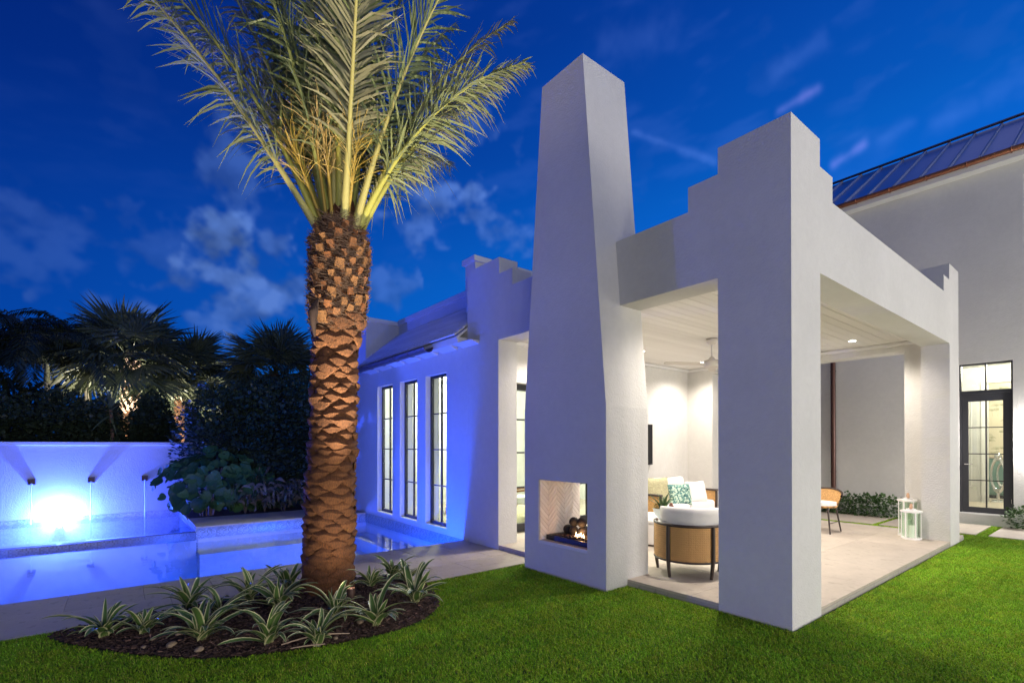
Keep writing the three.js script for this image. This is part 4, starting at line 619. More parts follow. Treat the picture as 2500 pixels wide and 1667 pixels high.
// ---------------------------------------------------------------- striped strap-leaf plants in the bed
{
  const variants = [];
  const leafGeo = (seed, len, arch, el) => {                         // one strap leaf with pale margins; grows along +x
    const q = rng(seed), S = 9, C = [-1, -0.74, -0.66, 0, 0.66, 0.74, 1], pos = [], col = [], idx = [], path = []; let p = V(0, 0, 0);
    for (let i = 0; i <= S; i++) { const t = i / S, e = el - arch * Math.pow(t, 1.35); path.push([p.clone(), V(Math.cos(e), Math.sin(e), 0)]); p = p.clone().addScaledVector(V(Math.cos(e), Math.sin(e), 0), len / S); }
    const twist = (q() - 0.5) * 0.6, bend = (q() - 0.5) * 0.10;
    for (let i = 0; i <= S; i++) { const t = i / S, [o, d] = path[i], w = 0.022 * (t < 0.12 ? 0.75 + t * 2 : Math.pow(Math.max(0, 1 - Math.pow(t, 3.2)), 0.75) + 0.02), up = V(-d.y, d.x, 0);
      C.forEach((c) => { const a = twist * t, v = V(0, 0, c * w).applyAxisAngle(d, a), lift = Math.abs(c) * w * 0.42; pos.push(o.x + v.x + up.x * lift, o.y + v.y + up.y * lift, o.z + v.z + bend * t * t); const k = 0.85 + 0.3 * q(), base = 1 - smooth(0, 0.16, t); Math.abs(c) > 0.7 ? col.push(0.70 * k, 0.67 * k, 0.36 * k) : Math.abs(c) > 0.5 ? col.push(0.10 + 0.2 * base, 0.18 + 0.18 * base, 0.05 + 0.1 * base) : col.push(0.10 + 0.3 * base, 0.19 + 0.3 * base, 0.04 + 0.13 * base); }); }
    const n = C.length; for (let i = 0; i < S; i++) for (let j = 0; j < n - 1; j++) { const a = i * n + j, b = a + n; idx.push(a, b, a + 1, b, b + 1, a + 1); }
    return geoFrom(pos, null, null, idx, col);
  };
  for (let i = 0; i < 10; i++) { const q = rng(900 + i); variants.push([leafGeo(40 + i, 0.20 + 0.16 * q(), 0.5 + 1.3 * q(), 0.75 + 0.55 * (i % 5) / 4), i]); }
  const up = leafGeo(77, 0.24, 0.15, 1.45), up2 = leafGeo(78, 0.20, 0.25, 1.35), lm = leafy(rgb(1, 1, 1), 0.22, 0.42, { vertexColors: true });
  const at = [[-0.094, -4.955], [0.144, -4.792], [0.484, -4.377], [0.646, -4.744], [0.493, -5.334], [0.932, -5.056], [1.086, -4.668], [0.87, -4.025], [1.167, -3.814], [1.386, -4.13], [1.656, -3.888], [1.971, -4.769], [2.166, -4.187], [2.397, -5.20], [2.425, -4.90], [1.33, -5.30]];
  const lab = ['at the tapering end of the mulch bed', 'second from the tapering end of the bed', 'with a leaf reaching over the pebbles', 'between the pebbles and the pool deck', 'against the pool deck, farthest from the lawn', 'beside the pool deck nearest the trunk', 'close to the trunk on the pool side', 'with a leaf drooping onto the lawn', 'right behind the long dry twig', 'directly in front of the palm trunk', 'next to the uplight at the lawn edge', 'behind the palm uplight toward the pavilion', 'at the rounded bed end, next to the lawn', 'at the rounded bed end, closest to the deck', 'at the rounded bed end beside the deck, broadest', 'hidden behind the palm trunk'];
  at.forEach(([x, z], i) => {
    const q = rng(300 + i * 13), g = thing('striped_plant', 'green and cream striped strap-leaf plant ' + lab[i], 'plant', [x, bedY(x, z), z], 0, 'striped plants round the palm'), s0 = 0.92 + q() * 0.42, N = 18 + Math.floor(q() * 5);
    for (let k = 0; k < N; k++) { const o = part(g, 'leaf', variants[Math.floor(q() * 10)][0], lm); o.rotation.order = 'YXZ'; o.rotation.set((q() - 0.5) * 0.5, k * 2.4 + q() * 0.7, (q() - 0.5) * 0.3); o.scale.set(s0 * (0.62 + q() * 0.72), s0 * (0.7 + q() * 0.5), s0 * (0.75 + q() * 0.5)); o.position.set(0.01 * Math.cos(k), 0.0, 0.01 * Math.sin(k)); }
    for (let k = 0; k < 3; k++) { const o = part(g, 'leaf', k ? up2 : up, lm); o.rotation.order = 'YXZ'; o.rotation.set((q() - 0.5) * 0.5, q() * 6.3, (q() - 0.5) * 0.2); o.scale.setScalar(s0 * (0.8 + q() * 0.35)); }
  });
}

// ---------------------------------------------------------------- fan palms, feather palms and shrubs behind the fountain wall
function fanLeaf(seed) {                                           // petiole along +x, then a costapalmate fan
  const q = rng(seed), pos = [], R = 0.62, N = 34, pet = 0.62;
  for (let i = 0; i < N; i++) {
    const a = (i / (N - 1) - 0.5) * 4.3 + (q() - 0.5) * 0.05, L = R * (1 - 0.16 * Math.abs(a) / 2.1) * (0.9 + 0.2 * q()), da = 0.062, fold = (i % 2 ? 1 : -1) * 0.012, sag = 0.10 + 0.16 * q() + 0.1 * Math.abs(a);
    const P = (rr, aa, f) => [pet + Math.cos(aa) * rr * 1.06, -sag * (rr / R) ** 2 * 0.7 + f - 0.10 * (Math.abs(a) / 2.1) * rr / R, Math.sin(aa) * rr];
    const o = [pet - 0.02, 0, 0], l1 = P(L * 0.55, a - da, fold), r1 = P(L * 0.55, a + da, -fold), t = P(L, a, 0); t[1] -= 0.05 * q(); pos.push(...o, ...l1, ...r1, ...l1, ...t, ...r1);
  }
  const w = 0.012; pos.push(0, 0, -w, 0, 0, w, pet, 0, 0.008, 0, 0, -w, pet, 0, 0.008, pet, 0, -0.008, 0, -0.012, 0, 0, 0.01, 0, pet, 0.006, 0);
  return geoFrom(pos);
}
const fans = [1, 2, 3, 4].map((s) => fanLeaf(s * 19)), fanM = [leafy(rgb(0.095, 0.12, 0.07), 0.2, 0.45), leafy(rgb(0.115, 0.135, 0.08), 0.2, 0.45), leafy(rgb(0.08, 0.105, 0.065), 0.2, 0.45)];
function fanPalm(label, p, h, scale, n, seed, bootTo) {
  const q = rng(seed), t = thing('fan_palm', label, 'palm tree', p, 0, 'fan palms behind the pool wall');
  const pts = [V(0, -0.2, 0), V(0.03, h * 0.3, 0.02), V(-0.02, h * 0.65, 0), V(0, h, 0)];
  part(t, 'trunk', taper(pts, [0.19, 0.15, 0.14, 0.15], 14), std(rgb(0.30, 0.225, 0.165), 0.9, { map: T.bark, bumpMap: T.barkBump, bumpScale: 0.03 }));
  if (bootTo) { const bg = [5, 6, 7].map((s) => uvBox(new THREE.CylinderGeometry(0.028, 0.05, 0.26, 5, 1).scale(1.3, 1, 0.5).rotateX(0.55 + 0.05 * s - 0.3).toNonIndexed(), 4)), bm = [std(rgb(0.42, 0.31, 0.23), 0.85), std(rgb(0.34, 0.24, 0.18), 0.85)]; for (let i = 0; i < 84; i++) { const y = h - bootTo + bootTo * i / 84, a = i * 2.39996, o = part(t, 'leaf_base', bg[i % 3], bm[i % 2]); o.rotation.order = 'YXZ'; o.position.set(Math.cos(a) * 0.16, y, Math.sin(a) * 0.16); o.rotation.y = Math.PI / 2 - a; o.scale.setScalar(0.8 + q() * 0.4); } }
  for (let i = 0; i < n; i++) { const o = part(t, 'fan_leaf', fans[i % 4], fanM[Math.floor(q() * 3)]), u = (i + 0.5) / n, el = lerp(1.45, -0.75, Math.pow(u, 0.9)) + (q() - 0.5) * 0.3; o.rotation.order = 'YXZ'; o.rotation.set((q() - 0.5) * 1.0, i * 2.39996 + q() * 0.4, el); o.position.set(0, h + 0.05, 0); o.scale.setScalar(scale * (0.85 + q() * 0.3)); }
  return t;
}
fanPalm('tall fan palm with a basket-like booted trunk lit from below', [0.21, 0, -17], 3.75, 1.42, 52, 71, 1.35);
fanPalm('fan palm with a bare pale trunk beside the large dark shrub', [1.42, 0, -18], 3.45, 1.36, 48, 72, 0);
fanPalm('dark fan palm rising above the big shrub next to the pool house', [3.5, 0, -15.5], 3.55, 1.22, 50, 73, 0);

// feather palms, dark against the sky
{
  const lm = [leafy(rgb(0.035, 0.05, 0.03), 0.2, 0.5), leafy(rgb(0.028, 0.042, 0.026), 0.2, 0.5)], st = std(rgb(0.34, 0.32, 0.25), 0.7);
  const feather = (seed) => { const q = rng(seed), pos = [], L = 1.75, S = 14; let p = V(0, 0, 0); const P = [p.clone()], Tn = []; for (let i = 0; i < S; i++) { const e = 1.15 - 2.0 * Math.pow(i / S, 1.4), d = V(Math.cos(e), Math.sin(e), 0); p = p.clone().addScaledVector(d, L / S); P.push(p); Tn.push(d); }
    for (let i = 2; i < 44; i++) for (const s of [-1, 1]) { const x = i / 44 * S, k = Math.min(S - 1, Math.floor(x)), o = P[k].clone().lerp(P[k + 1], x - k), d = Tn[k].clone().multiplyScalar(0.6).add(V(0, 0.05 + (q() - 0.5) * 0.3, s * 0.8)).normalize(), l = 0.42 * (1 - 0.5 * (i / 44) ** 2) * (0.8 + 0.4 * q()), m = o.clone().addScaledVector(d, l * 0.55), e = o.clone().addScaledVector(d, l); m.y -= 0.05; e.y -= 0.22 * l / 0.4; const w = Tn[k].clone().multiplyScalar(0.02); pos.push(...o.toArray(), ...m.clone().add(w).toArray(), ...m.clone().sub(w).toArray(), ...m.clone().add(w).toArray(), ...e.toArray(), ...m.clone().sub(w).toArray()); }
    for (let k = 0; k < S; k++) { const w = 0.012 * (1 - k / S) + 0.002, a = P[k], b = P[k + 1]; pos.push(a.x, a.y, -w, a.x, a.y, w, b.x, b.y, w, a.x, a.y, -w, b.x, b.y, w, b.x, b.y, -w); }
    return geoFrom(pos); };
  const fg = [5, 6, 7].map((s) => feather(s * 23));
  [['dark feather palm with pale crownshaft behind the fountain wall', [-1.45, 0, -17.0], 3.1, 1.25, 26, 1], ['dark feather palm leaning over the farthest end of the fountain wall', [-2.55, 0, -17.6], 3.1, 1.25, 26, 2], ['slender feather palm close beside the booted fan palm', [-0.75, 0, -18.0], 3.5, 1.2, 24, 3], ['feather palm standing deepest in the garden corner', [-3.9, 0, -17.2], 2.9, 1.3, 26, 4]].forEach(([label, p, h, s, n, seed]) => {
    const q = rng(seed * 37), t = thing('feather_palm', label, 'palm tree', p, 0, 'feather palms behind the pool wall');
    part(t, 'trunk', taper([V(0, -0.2, 0), V(0.05, h * 0.5, 0), V(0, h, 0)], [0.075, 0.055, 0.06], 10), st); part(t, 'crownshaft', taper([V(0, h - 0.02, 0), V(0, h + 0.25, 0), V(0, h + 0.5, 0)], [0.07, 0.06, 0.03], 10), std(rgb(0.30, 0.32, 0.20), 0.6));
    for (let i = 0; i < n; i++) { const o = part(t, 'frond', fg[i % 3], lm[i % 2]); o.rotation.order = 'YXZ'; o.rotation.set((q() - 0.5) * 0.5, i * 2.4 + q() * 0.5, lerp(0.25, -0.75, i / n)); o.position.set(0, h + 0.42, 0); o.scale.setScalar(s * (0.85 + 0.3 * q())); }
  });
}
// leafy shrubs: many small leaves spread through an uneven volume
function foliage(blobs, n, size, seed, aspect = 2.2) {
  const q = rng(seed), pos = [], tot = blobs.reduce((s, b) => s + b[3] * b[4] * b[5], 0);
  for (const [cx, cy, cz, rx, ry, rz] of blobs) {
    const m = Math.round(n * rx * ry * rz / tot);
    for (let i = 0; i < m; i++) {
      let x, y, z; do { x = q() * 2 - 1; y = q() * 2 - 1; z = q() * 2 - 1; } while (x * x + y * y + z * z > 1 || x * x + y * y + z * z < 0.25 * q());
      const l = Math.hypot(x, y, z), f = 0.78 + 0.5 * fbm(x * 4 + 30 + cx, y * 4 + z * 4 + 30, 999, seed, 2); const o = V(cx + x * rx * f, cy + y * ry * f, cz + z * rz * f); if (o.y < 0.02) continue;
      const d = V(x / l + (q() - 0.5) * 1.5, y / l * 0.6 + 0.2 + (q() - 0.5) * 1.3, z / l + (q() - 0.5) * 1.5).normalize(), s = size * (0.6 + 0.8 * q()), w = d.clone().cross(V(q() - 0.5, 1, q() - 0.5)).normalize().multiplyScalar(s / aspect), m1 = o.clone().addScaledVector(d, s * 0.5), e = o.clone().addScaledVector(d, s); m1.y += s * 0.08;
      pos.push(...o.toArray(), ...m1.clone().add(w).toArray(), ...m1.clone().sub(w).toArray(), ...m1.clone().add(w).toArray(), ...e.toArray(), ...m1.clone().sub(w).toArray());
    }
  }
  return geoFrom(pos);
}
function shrub(name, label, category, p, blobs, n, size, seed, mat, group, stems = 5) {
  const t = thing(name, label, category, p, 0, group), q = rng(seed + 5); part(t, 'foliage', foliage(blobs, n, size, seed), mat).userData.kind = 'stuff';
  const b0 = blobs[0]; for (let i = 0; i < stems; i++) { const b = blobs[i % blobs.length], a = q() * 6.3; part(t, 'stem', taper([V(b[0] * 0.7 + Math.cos(a) * 0.1, -0.02, b[2] * 0.7 + Math.sin(a) * 0.1), V(b[0] * 0.85, b[1] * 0.5, b[2] * 0.85), V(b[0], b[1], b[2])], [0.022, 0.016, 0.008]), std(rgb(0.14, 0.10, 0.07), 0.9)); }
  return t;
}
{
  const dark = leafy(rgb(0.045, 0.075, 0.04), 0.2, 0.38), hedgeM = leafy(rgb(0.04, 0.062, 0.035), 0.2, 0.5), boxM = leafy(rgb(0.06, 0.12, 0.035), 0.25, 0.42);
  shrub('large_shrub', 'huge dense dark green shrub behind the raised pool bed', 'shrub', [2.6, 0, -13.2], [[-0.9, 1.5, 0, 0.75, 1.35, 0.6], [0, 1.65, 0.1, 0.95, 1.45, 0.7], [0.9, 1.7, 0, 0.9, 1.5, 0.65], [1.5, 1.5, 0.1, 0.6, 1.6, 0.6], [0.2, 0.7, 0.35, 1.5, 0.7, 0.5]], 30000, 0.09, 41, dark, null, 8);
  shrub('clipped_hedge', 'dark hedge mass behind the fountain wall below the feather palms', 'hedge', [-1.2, 0, -15.5], [[-1.2, 1.2, 0, 1.0, 1.5, 0.5], [0, 1.25, 0, 0.95, 1.5, 0.5], [0.7, 1.2, 0, 0.6, 1.35, 0.5]], 22000, 0.095, 42, hedgeM, 'hedges behind the fountain wall');
  shrub('clipped_hedge', 'dark rounded hedge between the two lit fan palm trunks', 'hedge', [0.62, 0, -15.4], [[0, 1.25, 0, 0.55, 1.5, 0.45], [0.32, 1.0, 0, 0.3, 1.2, 0.4], [-0.25, 1.1, 0, 0.35, 1.3, 0.4]], 13000, 0.09, 43, hedgeM, 'hedges behind the fountain wall');
  shrub('clipped_hedge', 'dark hedge at the farthest end of the fountain wall', 'hedge', [-3.6, 0, -15.6], [[0, 1.2, 0, 1.0, 1.6, 0.5], [-1.2, 1.2, 0, 1.0, 1.5, 0.5]], 14000, 0.1, 44, hedgeM, 'hedges behind the fountain wall');
  shrub('clipped_hedge', 'tall dark hedge closing the garden behind the palms', 'hedge', [0, 0, -21], [[-6, 1.3, 0, 3, 2.6, 0.8], [-2.5, 1.2, 0, 2.6, 2.5, 0.8], [0.6, 1.1, 0, 2.2, 1.9, 0.8], [4, 1.3, 0, 2.6, 2.6, 0.8]], 30000, 0.17, 45, hedgeM, 'hedges behind the fountain wall');
  // low box hedges by the house
  const bl = []; for (let z = -8.6; z < -3.0; z += 0.30) bl.push([0, 0.20, z + 5.8, 0.23, 0.26, 0.26]);
  shrub('box_hedge', 'long low clipped green hedge along the house wall behind the pavilion', 'hedge', [12.46, 0, -5.8], bl, 11000, 0.05, 46, boxM, 'low hedges by the house', 12);
  const b2 = []; for (let z = -1.22; z < 2.0; z += 0.30) b2.push([0, 0.19, z, 0.2, 0.23, 0.25]);
  shrub('box_hedge', 'low clipped green hedge beside the glazed house door', 'hedge', [12.58, 0, -0.05], b2, 6000, 0.05, 47, boxM, 'low hedges by the house', 8);
}
// round-leaved sea grape hanging over the basin
{
  const discGeo = (seed) => { const q = rng(seed), pos = [0, 0, 0], idx = [], n = 18, R = 1, rings = 3; for (let k = 1; k <= rings; k++) for (let i = 0; i < n; i++) { const a = i / n * 6.2832, r = k / rings * (0.93 + 0.10 * Math.sin(a * 3 + seed) + 0.05 * q()), notch = k === rings && i === 0 ? 0.72 : 1; pos.push(Math.cos(a) * r * notch, 0.16 * r * r + 0.05 * Math.cos(a * 6) * r, Math.sin(a) * r * notch * 0.92); } for (let i = 0; i < n; i++) idx.push(0, 1 + (i + 1) % n, 1 + i); for (let k = 0; k < rings - 1; k++) for (let i = 0; i < n; i++) { const a = 1 + k * n + i, b = 1 + k * n + (i + 1) % n; idx.push(a, b, a + n, b, b + n, a + n); } return geoFrom(pos, null, null, idx); };
  const gs = [1, 2, 3, 4].map(discGeo), ms = [leafy(rgb(0.035, 0.10, 0.03), 0.25, 0.5), leafy(rgb(0.055, 0.13, 0.03), 0.25, 0.5), leafy(rgb(0.025, 0.075, 0.03), 0.25, 0.5)], vein = std(rgb(0.20, 0.26, 0.12), 0.6);
  for (const [label, p, count, seed, k] of [['shrub of large round green leaves spilling over the pool basin corner', [1.45, 0.02, -12.35], 190, 55, 1], ['smaller round-leaved shrub between the basin corner shrub and the curly plants', [2.25, 0.012, -12.55], 110, 57, 0.72]]) {
  const t = thing('round_leaf_shrub', label, 'shrub', p, 0, 'round-leaved shrubs in the raised bed'), q = rng(seed);
  for (let i = 0; i < count; i++) { const u = q() * 2 - 1, a = q() * 6.283, rr = Math.cbrt(0.25 + 0.75 * q()); let x = Math.cos(a) * Math.sqrt(1 - u * u) * rr, y = u * rr, z = Math.sin(a) * Math.sqrt(1 - u * u) * rr; if (z < -0.2) z = -z; const P = V(0.2 + x * 1.02 - 0.12 * (1 - y), 0.72 - 0.22 * Math.max(0, x) + y * 0.70, z * 0.45); if (P.y < 0.12) P.y = 0.12 + q() * 0.2; const o = part(t, 'leaf', gs[i % 4], ms[Math.floor(q() * 3)]), n = V(x * 1.0, 0.45 + y * 0.5, z * 1.0 + 0.35).add(V((q() - 0.5), (q() - 0.5) * 0.8, (q() - 0.5))).normalize(); o.quaternion.setFromUnitVectors(V(0, 1, 0), n).multiply(new THREE.Quaternion().setFromAxisAngle(V(0, 1, 0), q() * 6.3)); o.position.copy(P).multiplyScalar(k); o.scale.setScalar(0.085 + 0.065 * q()); }
  for (let i = 0; i < 9; i++) { const a = q() * 6.3; part(t, 'stem', taper([V(Math.cos(a) * 0.12, -0.02, Math.sin(a) * 0.1), V(Math.cos(a) * 0.25, 0.5, Math.sin(a) * 0.2), V(Math.cos(a) * 0.5, 1.0, Math.sin(a) * 0.3)], [0.016, 0.012, 0.006]), std(rgb(0.16, 0.11, 0.08), 0.8)); }
  }
}
// curly-leaved bed plants and ferny ground plants in the raised bed
{
  const soil = structure('planting_soil', [2.6, 0, -12.6]); put(soil, 'soil', sheetY([[1.11, -13.6], [XW - 0.01, -13.6], [XW - 0.01, -11.94], [1.11, -11.94]], -0.05, 0.012), M.soil);
  const curl = (seed) => { const q = rng(seed), S = 7, pos = [], idx = []; let e = 1.0, p = V(0, 0, 0); for (let i = 0; i <= S; i++) { const t = i / S, w = 0.030 * Math.sin(Math.PI * Math.min(1, t * 0.92 + 0.08)) + 0.003, tw = t * (2.4 + q()); pos.push(p.x - Math.sin(tw) * w * 0.4, p.y + Math.sin(tw) * w, p.z + Math.cos(tw) * w, p.x + Math.sin(tw) * w * 0.4, p.y - Math.sin(tw) * w, p.z - Math.cos(tw) * w); e -= 0.32 + 0.2 * q(); p = p.clone().add(V(Math.cos(e), Math.sin(e), 0).multiplyScalar(0.045)); } for (let i = 0; i < S; i++) idx.push(i * 2, i * 2 + 1, i * 2 + 2, i * 2 + 1, i * 2 + 3, i * 2 + 2); return geoFrom(pos, null, null, idx); };
  const cg = [1, 2, 3, 4].map((s) => curl(s * 7)), cm = [leafy(rgb(0.09, 0.085, 0.06), 0.2, 0.45), leafy(rgb(0.20, 0.17, 0.12), 0.2, 0.45), leafy(rgb(0.05, 0.08, 0.04), 0.2, 0.45)];
  [[2.15, -12.15, 'nearest the round-leaved shrub'], [2.55, -12.2, 'second from the round-leaved shrub'], [2.95, -12.12, 'in the middle of the raised bed'], [3.4, -12.2, 'behind the palm trunk'], [3.9, -12.2, 'nearest the pool house']].forEach(([x, z, w], i) => {
    const q = rng(i * 71 + 3), t = thing('curly_leaf_plant', 'low plant with curled mauve and green leaves ' + w, 'plant', [x, 0.012, z], 0, 'curly plants in the raised bed');
    for (let k = 0; k < 4; k++) { const a = q() * 6.3; part(t, 'stem', taper([V(0, -0.01, 0), V(Math.cos(a) * 0.06, 0.25, Math.sin(a) * 0.06), V(Math.cos(a) * 0.14, 0.5, Math.sin(a) * 0.12)], [0.008, 0.006, 0.004]), std(rgb(0.14, 0.10, 0.07), 0.8)); }
    for (let k = 0; k < 46; k++) { const o = part(t, 'leaf', cg[k % 4], cm[Math.floor(q() * 3)]), a = q() * 6.3, rr = 0.22 * Math.sqrt(q()); o.position.set(Math.cos(a) * rr, 0.18 + q() * 0.5, Math.sin(a) * rr); o.rotation.order = 'YXZ'; o.rotation.set((q() - 0.5) * 0.8, q() * 6.3, (q() - 0.5) * 0.8); o.scale.setScalar(0.9 + q() * 0.6); }
  });
}
// lit screw-pine below the booted palm, and the lamps that light the garden behind the wall
{
  const q = rng(66), t = thing('spiky_plant', 'spiky lit plant with sword leaves behind the fountain wall', 'plant', [-0.17, 0, -15.35]), pos = [];
  const blade = (() => { const p = []; const S = 5; let e = 0, c = V(0, 0, 0); const R = []; for (let i = 0; i <= S; i++) { const w = 0.032 * (1 - (i / S) ** 2) + 0.002; R.push([c.clone().setZ(-w), c.clone().setZ(w)]); e -= 0.08; c = c.clone().add(V(Math.cos(e), Math.sin(e), 0).multiplyScalar(0.15)); } for (let i = 0; i < S; i++) p.push(...R[i][0].toArray(), ...R[i][1].toArray(), ...R[i + 1][0].toArray(), ...R[i][1].toArray(), ...R[i + 1][1].toArray(), ...R[i + 1][0].toArray()); return geoFrom(p); })(), bm = leafy(rgb(0.17, 0.21, 0.10), 0.3, 0.5);
  part(t, 'trunk', taper([V(0, -0.1, 0), V(0.04, 1.2, 0), V(-0.02, 2.45, 0)], [0.05, 0.04, 0.035], 8), std(rgb(0.22, 0.13, 0.10), 0.8));
  for (let i = 0; i < 26; i++) { const o = part(t, 'leaf', blade, bm); o.rotation.order = 'YXZ'; o.rotation.set((q() - 0.5) * 0.6, i * 2.4 + q() * 0.4, lerp(1.5, -0.9, i / 26)); o.position.set(-0.02, 2.42 - 0.010 * i, 0); o.scale.setScalar(0.7 + 0.35 * q()); }
  for (let i = 0; i < 16; i++) { const o = part(t, 'leaf', blade, bm); o.rotation.order = 'YXZ'; o.rotation.set((q() - 0.5) * 0.6, i * 2.4, lerp(1.3, 0.3, i / 16)); o.position.set(0.05, 1.35, 0.1); o.scale.setScalar(0.55 + 0.25 * q()); }
  for (const [x, z, tx, ty, tz, cd, lab] of [[0.0, -16.2, 0.21, 3.6, -17, 170, 'small garden spotlight at the foot of the booted fan palm'], [1.15, -17.1, 1.42, 3.2, -18, 200, 'small garden spotlight at the foot of the bare-trunked fan palm'], [-0.15, -15.9, -0.17, 3.0, -15.35, 45, 'small garden spotlight behind the spiky plant']]) {
    const u = thing('garden_uplight', lab, 'garden light', [x, 0.0, z], 0), aim = V(tx - x, ty, tz - z), qq = new THREE.Quaternion().setFromUnitVectors(V(0, 1, 0), aim.clone().normalize());
    part(u, 'housing', merge([cyl(0.03, 0.035, 0.12, 14, 0, -0.03, 0), new THREE.CylinderGeometry(0.04, 0.04, 0.06, 14, 1, true).translate(0, 0.11, 0)]).applyQuaternion(qq).translate(0, 0.12, 0), M.bronze); part(u, 'stake', cyl(0.01, 0.012, 0.14, 8, 0, -0.03, 0), M.bronze);
    part(u, 'lamp_lens', new THREE.CylinderGeometry(0.028, 0.028, 0.006, 14).translate(0, 0.095, 0).applyQuaternion(qq).translate(0, 0.12, 0), lampGlow([1, 0.85, 0.7], 6));
    spot('garden_uplight_glow', V(0, 0.14, 0).applyQuaternion(qq).add(V(0, 0.12, 0)).toArray(), aim.toArray(), [1, 0.86, 0.70], cd, 0.62, 0.9, 1.5, u);
  }
  // neighbouring house roof beyond the palms
  const nb = thing('neighbour_house', 'distant grey-roofed house between the fan palm trunks', 'house', [1.6, 0, -30]);
  part(nb, 'wall', box(-3, 3, 0, 3.0, -3, 3), M.stucco); part(nb, 'roof', wallZ([[-3.3, 3.0], [3.3, 3.0], [0, 4.6]], [], -3.2, 3.2), std(rgb(0.20, 0.24, 0.27), 0.7));
}

// ================================================================ FURNITURE AND SMALL THINGS
const cane = std(rgb(0.86, 0.80, 0.74), 0.6, { map: T.cane, bumpMap: T.cane, bumpScale: 0.002 }), espresso = std(rgb(0.035, 0.022, 0.018), 0.45), whiteFabric = std(rgb(0.82, 0.80, 0.78), 0.95, { map: T.linen });
function pillowGeo(w, h, d, seed = 1, n = 16) {                     // stuffed square cushion, standing in x-y
  const q = rng(seed), pos = [], uv = [], idx = []; for (const s of [1, -1]) for (let j = 0; j <= n; j++) for (let i = 0; i <= n; i++) { const u = i / n * 2 - 1, v = j / n * 2 - 1, e = (1 - u ** 4) * (1 - v ** 4), pinch = 1 - 0.07 * (1 - Math.abs(u * v)) * Math.max(Math.abs(u), Math.abs(v)); pos.push(u * w / 2 * pinch, v * h / 2 * pinch, s * (d / 2 * Math.pow(Math.max(e, 0), 0.55) + 0.004 * (fbm(u * 3 + 9, v * 3 + 9, 99, seed, 2) - 0.5))); uv.push((u + 1) / 2 * w * 2, (v + 1) / 2 * h * 2); }
  const N = (n + 1) * (n + 1); for (const s of [0, 1]) for (let j = 0; j < n; j++) for (let i = 0; i < n; i++) { const a = s * N + j * (n + 1) + i, b = a + n + 1; s ? idx.push(a, b, a + 1, b, b + 1, a + 1) : idx.push(a, a + 1, b, b, a + 1, b + 1); }
  return geoFrom(pos, null, uv, idx);
}
function arcWall(R, y0, y1, a0, a1, t, n = 40) {                    // curved panel; uv in metres over 0.06 for the cane
  const pos = [], uv = [], idx = []; for (const r of [R, R - t]) for (let i = 0; i <= n; i++) { const a = lerp(a0, a1, i / n); for (const y of [y0, y1]) { pos.push(Math.cos(a) * r, y, Math.sin(a) * r); uv.push(a * R / 0.19, y / 0.19); } }
  const M_ = (n + 1) * 2; for (let s = 0; s < 2; s++) for (let i = 0; i < n; i++) { const a = s * M_ + i * 2; s ? idx.push(a, a + 2, a + 1, a + 2, a + 3, a + 1) : idx.push(a, a + 1, a + 2, a + 2, a + 1, a + 3); } for (let i = 0; i < n; i++) { const a = i * 2 + 1, b = a + M_; idx.push(a, b, a + 2, b, b + 2, a + 2); }
  return geoFrom(pos, null, uv, idx);
}
const arcTube = (R, y, a0, a1, r, n = 30) => { const p = []; for (let i = 0; i <= n; i++) { const a = lerp(a0, a1, i / n); p.push(V(Math.cos(a) * R, y, Math.sin(a) * R)); } return tube(p, r, n, 8); };
